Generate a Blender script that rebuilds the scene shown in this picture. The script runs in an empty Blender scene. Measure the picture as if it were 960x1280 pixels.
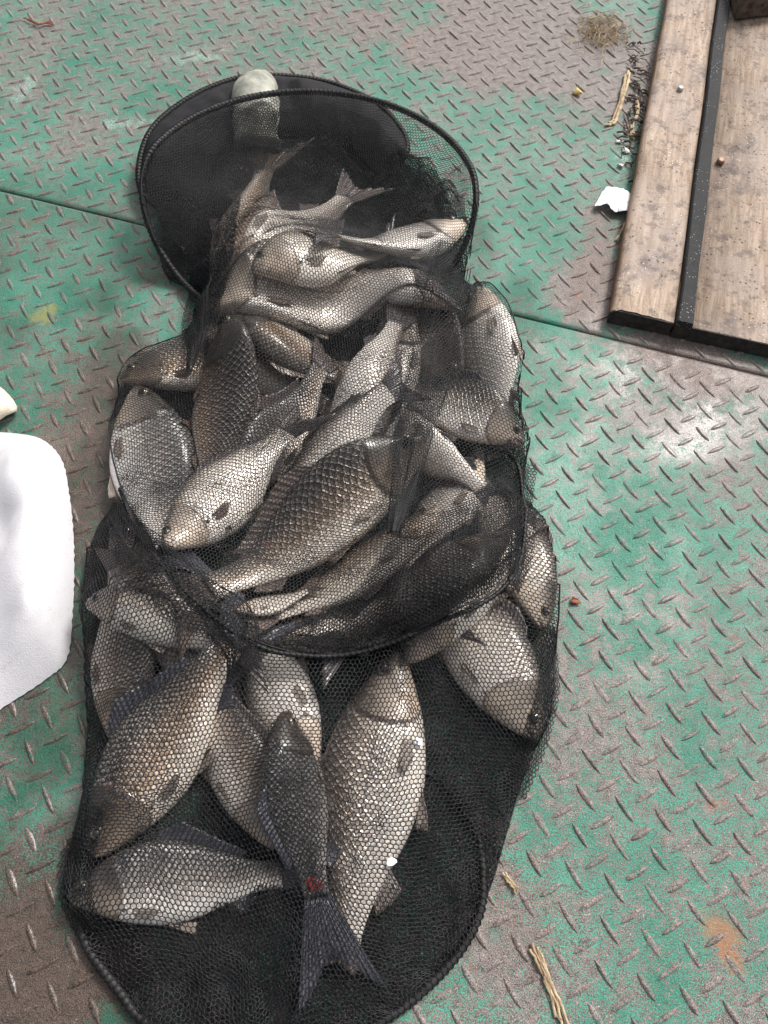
import bpy, math, random
import numpy as np
from mathutils import Matrix, Vector

# ------------------------------------------------------------------ camera, sky, sun, exposure
S = bpy.context.scene
C = S.collection
rng = np.random.default_rng(7)
random.seed(7)

CAM_Z = 0.7335
CAM_B = np.array([[0.99572945, -0.09231934, 0.0],
                  [0.08162901, 0.88042667, -0.4671034],
                  [0.04312268, 0.46510862, 0.8842027]])
FPX = 980.0
cam_d = bpy.data.cameras.new('camera')
cam = bpy.data.objects.new('camera', cam_d); C.objects.link(cam)
M4 = Matrix.Identity(4)
for i in range(3):
    for j in range(3):
        M4[i][j] = float(CAM_B[i, j])
M4[2][3] = CAM_Z
cam.matrix_world = M4
cam_d.sensor_fit = 'HORIZONTAL'; cam_d.sensor_width = 36.0
cam_d.lens = 36.0 * FPX / 960.0
cam_d.clip_start = 0.01; cam_d.clip_end = 200
S.camera = cam

SUN_EL, SUN_AZ = math.radians(48), math.radians(38)      # azimuth from +Y towards +X
w = bpy.data.worlds.new('World'); S.world = w; w.use_nodes = True
nt = w.node_tree; nt.nodes.clear()
sky = nt.nodes.new('ShaderNodeTexSky'); sky.sky_type = 'NISHITA'; sky.sun_disc = False
sky.sun_elevation = SUN_EL; sky.sun_rotation = SUN_AZ
sky.air_density = 1.0; sky.dust_density = 6.0; sky.ozone_density = 1.0
hs = nt.nodes.new('ShaderNodeHueSaturation'); hs.inputs['Saturation'].default_value = 0.22
bg = nt.nodes.new('ShaderNodeBackground'); bg.inputs['Strength'].default_value = 0.10
ow = nt.nodes.new('ShaderNodeOutputWorld')
nt.links.new(sky.outputs[0], hs.inputs['Color']); nt.links.new(hs.outputs[0], bg.inputs[0]); nt.links.new(bg.outputs[0], ow.inputs[0])
sd = bpy.data.lights.new('sun', 'SUN'); sd.energy = 1.5; sd.angle = math.radians(14); sd.color = (1.0, 0.96, 0.9)
so = bpy.data.objects.new('sun', sd); C.objects.link(so)
sv = Vector((math.sin(SUN_AZ) * math.cos(SUN_EL), math.cos(SUN_AZ) * math.cos(SUN_EL), math.sin(SUN_EL)))
so.rotation_euler = sv.to_track_quat('Z', 'Y').to_euler(); so.location = sv * 5
S.view_settings.view_transform = 'Standard'; S.view_settings.look = 'None'
S.view_settings.exposure = 1.05; S.view_settings.gamma = 1.0
S.view_settings.use_curve_mapping = False

S.cycles.max_bounces = 5; S.cycles.diffuse_bounces = 3; S.cycles.glossy_bounces = 3; S.cycles.transmission_bounces = 1
S.cycles.use_adaptive_sampling = True; S.cycles.adaptive_threshold = 0.02

# ------------------------------------------------------------------ helpers
def vnoise(x, y, scale, seed=0, octaves=4):
    """value noise, 0..1"""
    x = np.asarray(x, float) * scale; y = np.asarray(y, float) * scale; out = 0; amp = 1; tot = 0
    for o in range(octaves):
        ix = np.floor(x).astype(np.int64); iy = np.floor(y).astype(np.int64); fx = x - ix; fy = y - iy
        fx = fx * fx * (3 - 2 * fx); fy = fy * fy * (3 - 2 * fy)
        def hsh(a, b):
            h = np.sin(a * 127.1 + b * 311.7 + (seed + o * 13) * 74.7) * 43758.5453; return h - np.floor(h)
        v = (hsh(ix, iy) * (1 - fx) + hsh(ix + 1, iy) * fx) * (1 - fy) + (hsh(ix, iy + 1) * (1 - fx) + hsh(ix + 1, iy + 1) * fx) * fy
        out = out + v * amp; tot += amp; amp *= .5; x = x * 2.03 + 5.1; y = y * 2.03 + 9.7
    return out / tot

def at(px, py, z=0.0):
    """world point at height z seen at photo pixel (px, py)"""
    d = CAM_B @ np.array([(px - 480) / FPX, -(py - 640) / FPX, -1.0])
    k = (z - CAM_Z) / d[2]
    return np.array([0, 0, CAM_Z]) + k * d

def pix(p):
    q = CAM_B.T @ (np.asarray(p) - np.array([0, 0, CAM_Z]))
    return 480 - FPX * q[0] / q[2], 640 + FPX * q[1] / q[2]

def mesh_obj(name, verts, faces, mat=None, parent=None, smooth=False, uv=None):
    me = bpy.data.meshes.new(name)
    me.from_pydata([tuple(map(float, v)) for v in verts], [], [tuple(map(int, f)) for f in faces])
    if uv is not None:
        ul = me.uv_layers.new(name='UVMap')
        idx = np.empty(len(me.loops), dtype=np.int32); me.loops.foreach_get('vertex_index', idx)
        ul.data.foreach_set('uv', np.asarray(uv, dtype=np.float32)[idx].ravel())
    if smooth:
        me.polygons.foreach_set('use_smooth', [True] * len(me.polygons))
    if mat: me.materials.append(mat)
    me.update()
    o = bpy.data.objects.new(name, me); C.objects.link(o)
    if parent: o.parent = parent
    return o

def quad_mesh(name, V, Q, mat=None, parent=None, smooth=False):
    """fast path: V (n,3) Q (m,4) numpy"""
    me = bpy.data.meshes.new(name)
    V = np.ascontiguousarray(V, dtype=np.float32); Q = np.ascontiguousarray(Q, dtype=np.int32)
    me.vertices.add(len(V)); me.vertices.foreach_set('co', V.ravel())
    me.loops.add(Q.size); me.loops.foreach_set('vertex_index', Q.ravel())
    me.polygons.add(len(Q)); me.polygons.foreach_set('loop_start', np.arange(0, Q.size, 4, dtype=np.int32))
    me.update(calc_edges=True)
    if smooth: me.polygons.foreach_set('use_smooth', np.ones(len(Q), dtype=bool))
    if mat: me.materials.append(mat)
    o = bpy.data.objects.new(name, me); C.objects.link(o)
    if parent: o.parent = parent
    return o

def tag(o, label=None, cat=None, group=None, kind=None):
    if label: o['label'] = label
    if cat: o['category'] = cat
    if group: o['group'] = group
    if kind: o['kind'] = kind
    return o

def tube_pts(P, r, n=8, closed=False, taper=None):
    P = np.asarray(P, float); m = len(P)
    if closed: T = np.roll(P, -1, 0) - np.roll(P, 1, 0)
    else: T = np.gradient(P, axis=0)
    T /= np.linalg.norm(T, axis=1)[:, None] + 1e-12
    ref = np.array([0.13, 0.05, 1.0]); ref /= np.linalg.norm(ref)
    A = np.cross(T, ref); A /= np.linalg.norm(A, axis=1)[:, None] + 1e-9
    B = np.cross(T, A)
    rr = np.full(m, r) if taper is None else r * np.asarray(taper)
    a = np.arange(n) * 2 * math.pi / n
    V = P[:, None] + rr[:, None, None] * (A[:, None] * np.cos(a)[None, :, None] + B[:, None] * np.sin(a)[None, :, None])
    F = []
    for i in range(m if closed else m - 1):
        k = (i + 1) % m
        for j in range(n):
            l = (j + 1) % n
            F.append((i * n + j, i * n + l, k * n + l, k * n + j))
    if not closed:
        F.append(tuple(range(n))[::-1]); F.append(tuple((m - 1) * n + j for j in range(n)))
    return V.reshape(-1, 3), F

def spline(P, n):
    """Catmull-Rom through points, n samples"""
    P = np.asarray(P, float)
    Q = np.vstack([2 * P[0] - P[1], P, 2 * P[-1] - P[-2]])
    t = np.linspace(0, len(P) - 1 - 1e-9, n); i = t.astype(int); f = (t - i)[:, None]
    a, b, c, d = Q[i], Q[i + 1], Q[i + 2], Q[i + 3]
    return 0.5 * (2 * b + (c - a) * f + (2 * a - 5 * b + 4 * c - d) * f**2 + (3 * b - a - 3 * c + d) * f**3)

def cspline(P, n):
    P = np.asarray(P, float); m = len(P); Q = np.vstack([P[-3:], P, P[:4]]); S_ = spline(Q, (len(Q) - 1) * 40 + 1)[3 * 40:(3 + m) * 40]
    return S_[np.linspace(0, len(S_), n, endpoint=False).astype(int)]

class Nodes:
    def __init__(self, name):
        self.m = bpy.data.materials.new(name); self.m.use_nodes = True
        self.t = self.m.node_tree; self.t.nodes.clear()
        self.out = self.t.nodes.new('ShaderNodeOutputMaterial')
        self.b = self.t.nodes.new('ShaderNodeBsdfPrincipled')
        self.t.links.new(self.b.outputs[0], self.out.inputs[0])
    def n(self, typ, **kw):
        x = self.t.nodes.new('ShaderNode' + typ)
        for k, v in kw.items(): setattr(x, k, v)
        return x
    def put(self, sock, v):
        if isinstance(v, bpy.types.NodeSocket): self.t.links.new(v, sock)
        elif isinstance(v, (tuple, list)) and len(v) == 3 and sock.type == 'RGBA': sock.default_value = (*v, 1)
        else: sock.default_value = v
    def math(self, op, a, b=0.0, c=None, clamp=False):
        x = self.n('Math', operation=op, use_clamp=clamp); self.put(x.inputs[0], a); self.put(x.inputs[1], b)
        if c is not None: self.put(x.inputs[2], c)
        return x.outputs[0]
    def vmath(self, op, a, b=(0, 0, 0)):
        x = self.n('VectorMath', operation=op); self.put(x.inputs[0], a)
        if op == 'SCALE': self.put(x.inputs['Scale'], b)
        elif op not in ('LENGTH', 'NORMALIZE'): self.put(x.inputs[1], b)
        return x.outputs['Value'] if op in ('LENGTH', 'DOT_PRODUCT', 'DISTANCE') else x.outputs[0]
    def noise(self, vec, scale, detail=4, rough=0.55, dist=0.0):
        x = self.n('TexNoise'); self.put(x.inputs['Vector'], vec); x.inputs['Scale'].default_value = scale
        x.inputs['Detail'].default_value = detail; x.inputs['Roughness'].default_value = rough; x.inputs['Distortion'].default_value = dist
        return x.outputs[0]
    def voro(self, vec, scale, feature='F1', out='Distance', rnd=1.0, dims='3D'):
        x = self.n('TexVoronoi', feature=feature, voronoi_dimensions=dims); self.put(x.inputs['Vector'], vec)
        x.inputs['Scale'].default_value = scale; x.inputs['Randomness'].default_value = rnd
        return x.outputs[out]
    def ramp(self, f, a, b, lo=0.0, hi=1.0, smooth=True):
        x = self.n('MapRange'); x.interpolation_type = 'SMOOTHSTEP' if smooth else 'LINEAR'
        self.put(x.inputs[0], f); x.inputs[1].default_value = a; x.inputs[2].default_value = b
        x.inputs[3].default_value = lo; x.inputs[4].default_value = hi
        return x.outputs[0]
    def mix(self, f, a, b, blend='MIX'):
        x = self.n('Mix', data_type='RGBA', blend_type=blend); self.put(x.inputs[0], f); self.put(x.inputs[6], a); self.put(x.inputs[7], b)
        return x.outputs[2]
    def pos(self): return self.n('NewGeometry').outputs['Position']
    def uv(self): return self.n('TexCoord').outputs['UV']
    def obj(self): return self.n('TexCoord').outputs['Object']
    def bump(self, h, strength=0.5, dist=0.002):
        x = self.n('Bump'); x.inputs['Strength'].default_value = strength; x.inputs['Distance'].default_value = dist
        self.put(x.inputs['Height'], h); self.t.links.new(x.outputs[0], self.b.inputs['Normal']); return x
    def set(self, **kw):
        names = dict(color='Base Color', rough='Roughness', metal='Metallic', spec='Specular IOR Level', coat='Coat Weight',
                     coatr='Coat Roughness', sheen='Sheen Weight', sss='Subsurface Weight', trans='Transmission Weight')
        for k, v in kw.items(): self.put(self.b.inputs[names[k]], v)
        return self.m

# ------------------------------------------------------------------ materials
def blob_sum(x, y, L, seed):
    x = np.asarray(x, float); y = np.asarray(y, float); tot = np.zeros(x.shape)
    wob = (vnoise(x, y, 11, seed, 5) - .5) * 1.9
    for px, py, rx, ry, a, wgt in L:
        c = at(px, py, 0); ar = math.radians(a); dx, dy = x - c[0], y - c[1]
        u = (dx * math.cos(ar) + dy * math.sin(ar)) / rx; v = (-dx * math.sin(ar) + dy * math.cos(ar)) / ry
        d = np.clip((1.25 - (np.hypot(u, v) + wob)) / .9, 0, 1); tot += wgt * d * d * (3 - 2 * d)
    return tot
BARE = [(690, 60, .26, .17, 0, .26), (560, 60, .10, .14, 0, .14), (745, 330, .05, .16, -10, .30), (860, 455, .16, .04, -11, .30),
        (60, 1240, .12, .08, 20, .32), (110, 560, .10, .16, 0, .13), (20, 820, .14, .30, 0, .05),
        (860, 510, .12, .055, -8, .09), (720, 900, .06, .10, 0, .05), (630, 1150, .035, .05, 0, .13), (120, 1210, .06, .05, 0, .24),
        (470, 40, .14, .06, 0, .07), (200, 60, .4, .2, 0, .06), (880, 950, .25, .4, 0, .035), (60, 350, .12, .09, 0, -.04),
        (690, 600, .06, .13, 0, -.06), (640, 320, .07, .07, 0, -.03), (850, 680, .13, .05, 0, -.06), (110, 760, .035, .22, 0, -.05)]
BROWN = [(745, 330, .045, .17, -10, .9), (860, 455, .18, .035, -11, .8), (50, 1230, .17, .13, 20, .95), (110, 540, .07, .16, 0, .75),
         (20, 850, .12, .28, 0, .6), (160, 560, .04, .1, 0, .6), (905, 1165, .02, .03, 0, .4), (660, 1130, .03, .05, 0, .4), (60, 330, .15, .12, 0, .3)]  # brown grime; the left blobs also help paint the dimmer light there
WET = [(70, 800, .055, .36, 3, .9), (120, 600, .03, .20, 0, .6), (870, 510, .22, .12, -10, .50), (760, 640, .14, .24, 0, .6), (60, 1150, .06, .16, 0, .6),
       (700, 430, .10, .05, -12, .5), (600, 330, .04, .05, 0, .6)]
SOAK_SHADE = [(0, 700, .30, .50, 0, .50), (30, 300, .25, .2, 0, .2), (85, 800, .06, .40, 3, .55), (110, 580, .06, .20, 0, .6), (60, 1150, .08, .18, 0, .4), (40, 900, .14, .3, 0, .25), (60, 330, .2, .14, 0, .22), (200, 330, .05, .06, 0, .5), (600, 310, .02, .05, 0, .6), (650, 400, .02, .06, 0, .5), (150, 470, .05, .05, 0, .4)]  # wet grime plus shade painted into the colour, widest over the left deck
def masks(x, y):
    return np.stack([np.clip(blob_sum(x, y, BARE, 3) + .5, 0, 1), np.clip(blob_sum(x, y, BROWN, 5), 0, .92), np.clip(blob_sum(x, y, WET, 7), 0, 1), np.clip(blob_sum(x, y, SOAK_SHADE, 9), 0, .88)], -1)

def plate_material(name, lug, source):
    N = Nodes(name); p = N.pos()
    if source == 'object':
        oi = N.n('ObjectInfo'); mc, ma = oi.outputs['Color'], oi.outputs['Alpha']
    else:
        at_ = N.n('Attribute', attribute_type='GEOMETRY', attribute_name='mask'); mc, ma = at_.outputs['Color'], at_.outputs['Alpha']
    sp = N.n('SeparateColor'); N.put(sp.inputs[0], mc); bare_b, brown_b, wet0, soak_shade = sp.outputs[0], sp.outputs[1], sp.outputs[2], ma
    n1 = N.noise(p, 52, 7, 0.72); n2 = N.noise(p, 460, 2, 0.6); n3 = N.noise(p, 9.0, 4, 0.65)
    f = N.math('ADD', N.math('MULTIPLY', N.math('SUBTRACT', n1, .5), .70), N.math('MULTIPLY', N.math('SUBTRACT', n2, .5), 1.0))
    f = N.math('ADD', f, N.math('MULTIPLY', N.math('SUBTRACT', n3, 0.5), 0.52))
    f = N.math('ADD', f, N.math('SUBTRACT', bare_b, .5))
    f = N.math('ADD', f, 0.15 if lug else 0.0)
    bare = N.ramp(f, 0.012, 0.052)
    paint = N.mix(N.ramp(n3, .3, .7), (0.036, 0.172, 0.120), (0.105, 0.290, 0.220))
    paint = N.mix(N.math('MULTIPLY', N.ramp(n1, .50, .62), .55), paint, (0.115, 0.205, 0.160))
    big = N.noise(p, 110, 5, .7)
    steel = N.mix(N.ramp(big, .35, .65), (0.070, 0.053, 0.046), (0.205, 0.170, 0.158))
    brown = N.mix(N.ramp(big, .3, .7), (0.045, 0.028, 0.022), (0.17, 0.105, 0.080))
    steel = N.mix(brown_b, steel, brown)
    grain = N.ramp(N.noise(p, 1000, 1, .6), .35, .65)
    steel = N.mix(.42, steel, N.mix(grain, (0.022, .017, .015), (.38, .33, .31)))
    paint = N.mix(1.0, paint, N.mix(grain, (.62, .64, .64), (1.25, 1.22, 1.22)), 'MULTIPLY')
    col = N.mix(bare, paint, steel)
    rust = N.math('MULTIPLY', N.ramp(N.noise(p, 26, 4, .65), .66, .71), bare)
    col = N.mix(N.math('MULTIPLY', rust, .55), col, (0.24, 0.10, 0.05))
    if not lug:
        for px, py, r in ((905, 1165, .020), (915, 1195, .014), (55, 395, .02)):
            c = at(px, py, 0)
            d = N.math('ADD', N.vmath('DISTANCE', p, (c[0], c[1], 0)), N.math('MULTIPLY', N.math('SUBTRACT', n1, .5), .075))
            col = N.mix(N.ramp(d, r * .3, r, .6, 0), col, (0.34, 0.13, 0.055) if px > 500 else (0.30, 0.24, 0.07))
    grit = N.ramp(N.voro(p, 330), .10, .17, 1, 0)
    col = N.mix(N.math('MULTIPLY', N.math('MULTIPLY', grit, N.ramp(n1, .52, .60)), .8), col, (.60, .58, .54))
    dk = N.ramp(N.noise(p, 190, 4, .75), .56, .66)
    col = N.mix(N.math('MULTIPLY', dk, .55), col, (.035, .03, .026))
    if not lug:
        for px, py, rx, ry, a in ((240, 70, .07, .03, 20), (30, 110, .03, .05, 0), (150, 155, .06, .02, 10), (780, 195, .014, .07, -8)):
            c = at(px, py, 0)
            mp = N.n('Mapping', vector_type='TEXTURE'); N.put(mp.inputs[0], p)
            mp.inputs['Location'].default_value = (c[0], c[1], 0); mp.inputs['Rotation'].default_value = (0, 0, math.radians(a)); mp.inputs['Scale'].default_value = (rx, ry, 1)
            d = N.math('ADD', N.vmath('LENGTH', mp.outputs[0]), N.math('MULTIPLY', N.math('SUBTRACT', n1, .5), 4.5))
            col = N.mix(N.math('MULTIPLY', N.ramp(d, .0, .8, .6, 0), N.ramp(n2, .42, .58)), col, (.46, .46, .44))
    wet = N.math('MULTIPLY', wet0, N.ramp(N.math('ADD', N.math('MULTIPLY', n3, .5), N.math('MULTIPLY', n1, .5)), .40, .56))
    col = N.mix(soak_shade, col, N.mix(1.0, col, (.40, .38, .34), 'MULTIPLY'))  # darkens the colour for wet grime and for the painted left-hand shade
    rgh = N.math('ADD', N.math('MULTIPLY', bare, -.06), N.math('MULTIPLY', n1, .35))
    rgh = N.math('ADD', rgh, .32)
    rgh = N.math('MULTIPLY', rgh, N.ramp(wet, 0, 1, 1.0, .58, False), clamp=True)
    h = N.math('ADD', N.math('MULTIPLY', bare, -.5), N.math('MULTIPLY', n2, 1.0))
    h = N.math('ADD', h, N.math('MULTIPLY', n1, 1.0))
    h = N.math('MULTIPLY', h, N.ramp(wet, 0, 1, 1.0, .45, False))
    N.bump(h, .6, .0017)
    return N.set(color=col, rough=rgh, metal=0.0, spec=N.ramp(wet, 0, 1, .24, .48, False))

M = {}
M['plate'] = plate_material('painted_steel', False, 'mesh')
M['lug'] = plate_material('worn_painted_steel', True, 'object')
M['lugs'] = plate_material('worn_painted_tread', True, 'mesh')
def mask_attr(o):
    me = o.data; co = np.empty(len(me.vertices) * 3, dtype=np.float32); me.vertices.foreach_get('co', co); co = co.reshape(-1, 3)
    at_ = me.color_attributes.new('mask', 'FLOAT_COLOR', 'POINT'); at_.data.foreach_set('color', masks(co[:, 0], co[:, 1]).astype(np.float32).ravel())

def simple(name, c1, c2, scale, rough=.6, spec=.4, bump=.3, bdist=.001, metal=0.0, coord='pos', detail=5):
    N = Nodes(name); p = getattr(N, coord)()
    f = N.noise(p, scale, detail, .65)
    N.bump(f, bump, bdist)
    return N.set(color=N.mix(N.ramp(f, .32, .68), c1, c2), rough=rough, spec=spec, metal=metal)

def fish_material():
    N = Nodes('carp_skin'); uv = N.uv()
    tone = N.n('Attribute', attribute_type='OBJECT', attribute_name='tone').outputs['Fac']
    warm = N.math('ADD', N.math('MULTIPLY', N.n('Attribute', attribute_type='OBJECT', attribute_name='warm').outputs['Fac'], .85), .15)
    seed = N.n('ObjectInfo').outputs['Random']
    sep = N.n('SeparateXYZ'); N.put(sep.inputs[0], uv); u, v = sep.outputs[0], sep.outputs[1]
    p = N.obj()
    nz = N.noise(p, 34, 5, .6); nf = N.noise(p, 160, 3, .6)
    # scale lattice: diamond rows, u*30 along, v*15 round
    cu = N.math('MULTIPLY', N.math('POWER', u, 1.12), 60.0); cv = N.math('MULTIPLY', v, 24.0)
    a = N.math('ADD', cu, cv); b = N.math('SUBTRACT', cu, cv)
    cb = N.n('CombineXYZ'); N.put(cb.inputs[0], N.math('MULTIPLY', a, .5)); N.put(cb.inputs[1], N.math('MULTIPLY', b, .5)); N.put(cb.inputs[2], 0.0)
    vo = N.n('TexVoronoi', voronoi_dimensions='2D', feature='F1'); N.put(vo.inputs['Vector'], cb.outputs[0]); vo.inputs['Scale'].default_value = 1; vo.inputs['Randomness'].default_value = .30
    ve = N.voro(cb.outputs[0], 1, 'DISTANCE_TO_EDGE', 'Distance', .30, '2D')
    df = N.vmath('SUBTRACT', cb.outputs[0], vo.outputs['Position'])
    along = N.vmath('DOT_PRODUCT', df, (1, 1, 0))               # -1 front .. 1 rear inside each scale
    edge = N.ramp(ve, .01, .15, .8, 0)
    rear = N.ramp(along, -.55, .6)
    csel = N.n('SeparateXYZ'); N.put(csel.inputs[0], vo.outputs['Color']); cell = csel.outputs[0]
    vq = N.math('SUBTRACT', v, .52)
    ge = N.math('SUBTRACT', .272, N.math('MULTIPLY', N.math('MULTIPLY', vq, vq), .42))
    ue = N.math('SUBTRACT', u, N.math('ADD', ge, N.math('MULTIPLY', N.math('SUBTRACT', nz, .5), .012)))
    head = N.ramp(ue, -.012, .014, 1, 0)                          # no scales on the head
    scal = N.math('SUBTRACT', 1.0, head)
    # colour: back dark, flank bronze, belly pale
    v0 = N.math('ADD', v, N.math('MULTIPLY', N.math('SUBTRACT', nz, .5), .30))
    vb = N.math('ADD', v0, N.math('MULTIPLY', N.math('SUBTRACT', tone, .5), .30))
    vv = N.math('ADD', v0, N.math('MULTIPLY', N.math('SUBTRACT', tone, .5), .50))
    back = N.mix(warm, (0.022, 0.023, 0.026), (0.045, 0.029, 0.017))
    flank = N.mix(warm, (0.38, 0.365, 0.355), (0.36, 0.228, 0.128))
    belly = N.mix(warm, (0.92, 0.88, 0.85), (0.92, 0.81, 0.69))
    col = N.mix(N.ramp(vb, .20, .56), back, flank)
    col = N.mix(N.ramp(vv, .42, .68), col, belly)
    dark = N.mix(1.0, col, (.42, .39, .37), 'MULTIPLY')
    lite = N.mix(.30, N.mix(1.0, col, (1.5, 1.45, 1.4), 'MULTIPLY'), (.80, .76, .72))
    sc = N.mix(rear, dark, lite)
    sc = N.mix(N.math('MULTIPLY', edge, N.ramp(nz, .3, .6, .35, 1.0)), sc, dark)
    sc = N.mix(N.math('MULTIPLY', N.ramp(cell, .75, .95), .35), sc, dark)
    amt = N.math('MULTIPLY', scal, N.math('MULTIPLY', N.ramp(v, .55, .95, .90, .18), N.math('MULTIPLY', N.ramp(nz, .32, .55, .45, 1.0), N.ramp(vv, .55, 1.0, 1.0, .30))))
    col = N.mix(amt, col, sc)
    # head: brownish with a golden cheek
    hcol = N.mix(N.ramp(N.math('ADD', vb, N.math('MULTIPLY', N.math('SUBTRACT', nf, .5), .5)), .28, .90), (0.040, 0.033, 0.027), N.mix(tone, (0.32, 0.215, 0.135), (0.66, 0.52, 0.40)))
    hcol = N.mix(N.ramp(nf, .45, .70, 0, .6), hcol, (.09, .062, .042))
    hcol = N.mix(N.ramp(u, .015, .07, .55, 0), hcol, (.07, .045, .035))
    col = N.mix(N.math('MULTIPLY', head, .88), col, hcol)
    gill = N.math('MULTIPLY', N.ramp(N.math('ABSOLUTE', ue), .002, .012, 1, 0), N.math('MULTIPLY', N.ramp(v, .22, .4), N.ramp(nf, .30, .55, .35, 1.0)))
    latl = N.math('MULTIPLY', N.ramp(N.math('ABSOLUTE', N.math('SUBTRACT', v, .47)), .004, .012, 1, 0), scal)
    col = N.mix(N.math('MULTIPLY', latl, .45), col, (0.05, 0.04, 0.03))
    col = N.mix(N.math('MULTIPLY', gill, .65), col, (0.035, 0.016, 0.013))
    # reddish bruises
    red = N.math('MULTIPLY', N.ramp(N.noise(p, 30, 3, .5), .67, .74), N.ramp(seed, .45, .5))
    col = N.mix(N.math('MULTIPLY', red, .35), col, (0.36, 0.11, 0.08))
    h = N.math('MULTIPLY', N.math('SUBTRACT', N.math('MULTIPLY', rear, .8), N.math('MULTIPLY', edge, .6)), scal)
    h = N.math('ADD', h, N.math('MULTIPLY', nf, .35))
    h = N.math('SUBTRACT', h, N.math('MULTIPLY', gill, 1.0))
    N.bump(h, .8, .0011)
    rg = N.math('ADD', .24, N.math('MULTIPLY', nf, .2))
    N.b.inputs['Coat IOR'].default_value = 1.35
    return N.set(color=col, rough=rg, spec=.6, metal=N.math('MULTIPLY', scal, .22), coat=.65, coatr=.10)
M['fish'] = fish_material()

def fin_material():
    N = Nodes('fin_membrane'); uv = N.uv()
    sep = N.n('SeparateXYZ'); N.put(sep.inputs[0], uv); u, v = sep.outputs[0], sep.outputs[1]
    warm = N.n('Attribute', attribute_type='OBJECT', attribute_name='warm').outputs['Fac']
    ray = N.math('SINE', N.math('MULTIPLY', u, 105.0))
    nz = N.noise(N.obj(), 60, 4, .6)
    base = N.mix(warm, (0.030, 0.032, 0.045), (0.15, 0.10, 0.07))
    col = N.mix(N.ramp(ray, -.5, .8, 0, .65), base, N.mix(warm, (0.12, 0.12, 0.14), (0.34, 0.25, 0.19)))
    col = N.mix(N.math('MULTIPLY', N.ramp(nz, .5, .7), .4), col, (.02, .02, .025))
    pal = N.n('Attribute', attribute_type='OBJECT', attribute_name='pale').outputs['Fac']
    col = N.mix(pal, col, N.mix(N.ramp(ray, -.5, .8), (.20, .16, .13), (.46, .39, .33)))
    N.bump(ray, .5, .0007)
    return N.set(color=col, rough=.33, spec=.5, coat=.3, coatr=.15)
M['fin'] = fin_material()
N_ = Nodes('eye_iris'); M['eye'] = N_.set(color=N_.mix(N_.ramp(N_.noise(N_.obj(), 300, 3), .4, .6), (.045, .032, .02), (.20, .15, .09)), rough=.12, spec=.6, coat=1.0, coatr=.03)
N_ = Nodes('eye_pupil'); M['pupil'] = N_.set(color=N_.mix(N_.noise(N_.obj(), 200, 2), (.004, .004, .005), (.012, .012, .014)), rough=.05, spec=.7)

def net_material(name, c1, c2, rough):
    N = Nodes(name); p = N.pos()
    f = N.noise(p, 45, 4, .6); g = N.noise(p, 700, 2, .5)
    col = N.mix(N.ramp(f, .35, .65), c1, c2)
    col = N.mix(N.ramp(g, .60, .72, 0, .5), col, (.07, .07, .08))
    return N.set(color=col, rough=rough, spec=.32)
M['net'] = net_material('nylon_net', (.006, .006, .007), (.014, .0135, .016), .50)
M['hem'] = net_material('woven_hem', (.008, .008, .008), (.022, .021, .020), .60)
M['collar'] = net_material('collar_cloth', (.004, .0035, .005), (.011, .010, .012), .9)

def wood_material():
    N = Nodes('weathered_wood'); p = N.obj()
    st = N.n('Mapping'); N.put(st.inputs[0], p); st.inputs['Scale'].default_value = (22, 2.2, 22)
    gr = N.noise(st.outputs[0], 6, 7, .7, .4); big = N.noise(p, 7, 5, .6); fine = N.noise(p, 260, 4, .7)
    col = N.mix(N.ramp(gr, .3, .72), (.200, .138, .095), (.42, .33, .26))
    col = N.mix(N.ramp(big, .42, .66, 0, .75), col, (.30, .245, .215))
    col = N.mix(N.ramp(N.noise(p, 11, 5, .75), .52, .66, 0, .75), col, (.17, .14, .13))
    col = N.mix(N.ramp(N.noise(p, 45, 5, .75), .50, .64, 0, .75), col, (.12, .092, .08))
    col = N.mix(N.ramp(fine, .55, .75, 0, .5), col, (.58, .51, .45))
    spots = N.math('MULTIPLY', N.ramp(N.voro(p, 150), .12, .32, 1, 0), N.ramp(N.noise(p, 38, 4, .75), .50, .56))
    col = N.mix(N.math('MULTIPLY', spots, .9), col, (.045, .025, .018))
    pale = N.math('MULTIPLY', N.ramp(N.voro(p, 170), .1, .17, 1, 0), N.ramp(N.noise(p, 18, 3, .6), .54, .62))
    col = N.mix(N.math('MULTIPLY', pale, .8), col, (.70, .68, .64))
    ylw = N.ramp(N.noise(p, 9, 4, .7), .68, .74)
    col = N.mix(N.math('MULTIPLY', ylw, .7), col, (.46, .27, .10))
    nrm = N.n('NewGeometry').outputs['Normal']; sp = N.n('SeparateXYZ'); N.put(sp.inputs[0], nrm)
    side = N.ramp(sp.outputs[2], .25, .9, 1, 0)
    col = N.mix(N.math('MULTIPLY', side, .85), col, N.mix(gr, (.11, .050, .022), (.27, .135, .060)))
    N.bump(N.math('ADD', N.math('MULTIPLY', gr, .8), N.math('MULTIPLY', fine, .5)), .5, .0016)
    return N.set(color=col, rough=.72, spec=.3)
M['wood'] = wood_material()
M['tar'] = simple('tarred_end_grain', (.012, .010, .009), (.038, .032, .027), 120, .7, .3, .8, .002)
def strip_material():
    N = Nodes('black_rubber_strip'); p = N.obj()
    col = N.mix(N.noise(p, 60, 4), (.012, .012, .013), (.035, .035, .036))
    sp = N.math('MULTIPLY', N.ramp(N.voro(p, 260), .12, .22, 1, 0), N.ramp(N.noise(p, 25, 3), .45, .58))
    col = N.mix(N.math('MULTIPLY', sp, .6), col, (.45, .45, .45))
    N.bump(N.noise(p, 300, 4, .7), .5, .001)
    return N.set(color=col, rough=.75, spec=.2)
M['strip'] = strip_material()
M['bolt'] = simple('rusty_bolt', (.10, .05, .035), (.28, .16, .11), 300, .5, .5, .5, .0005, .3)
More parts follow.
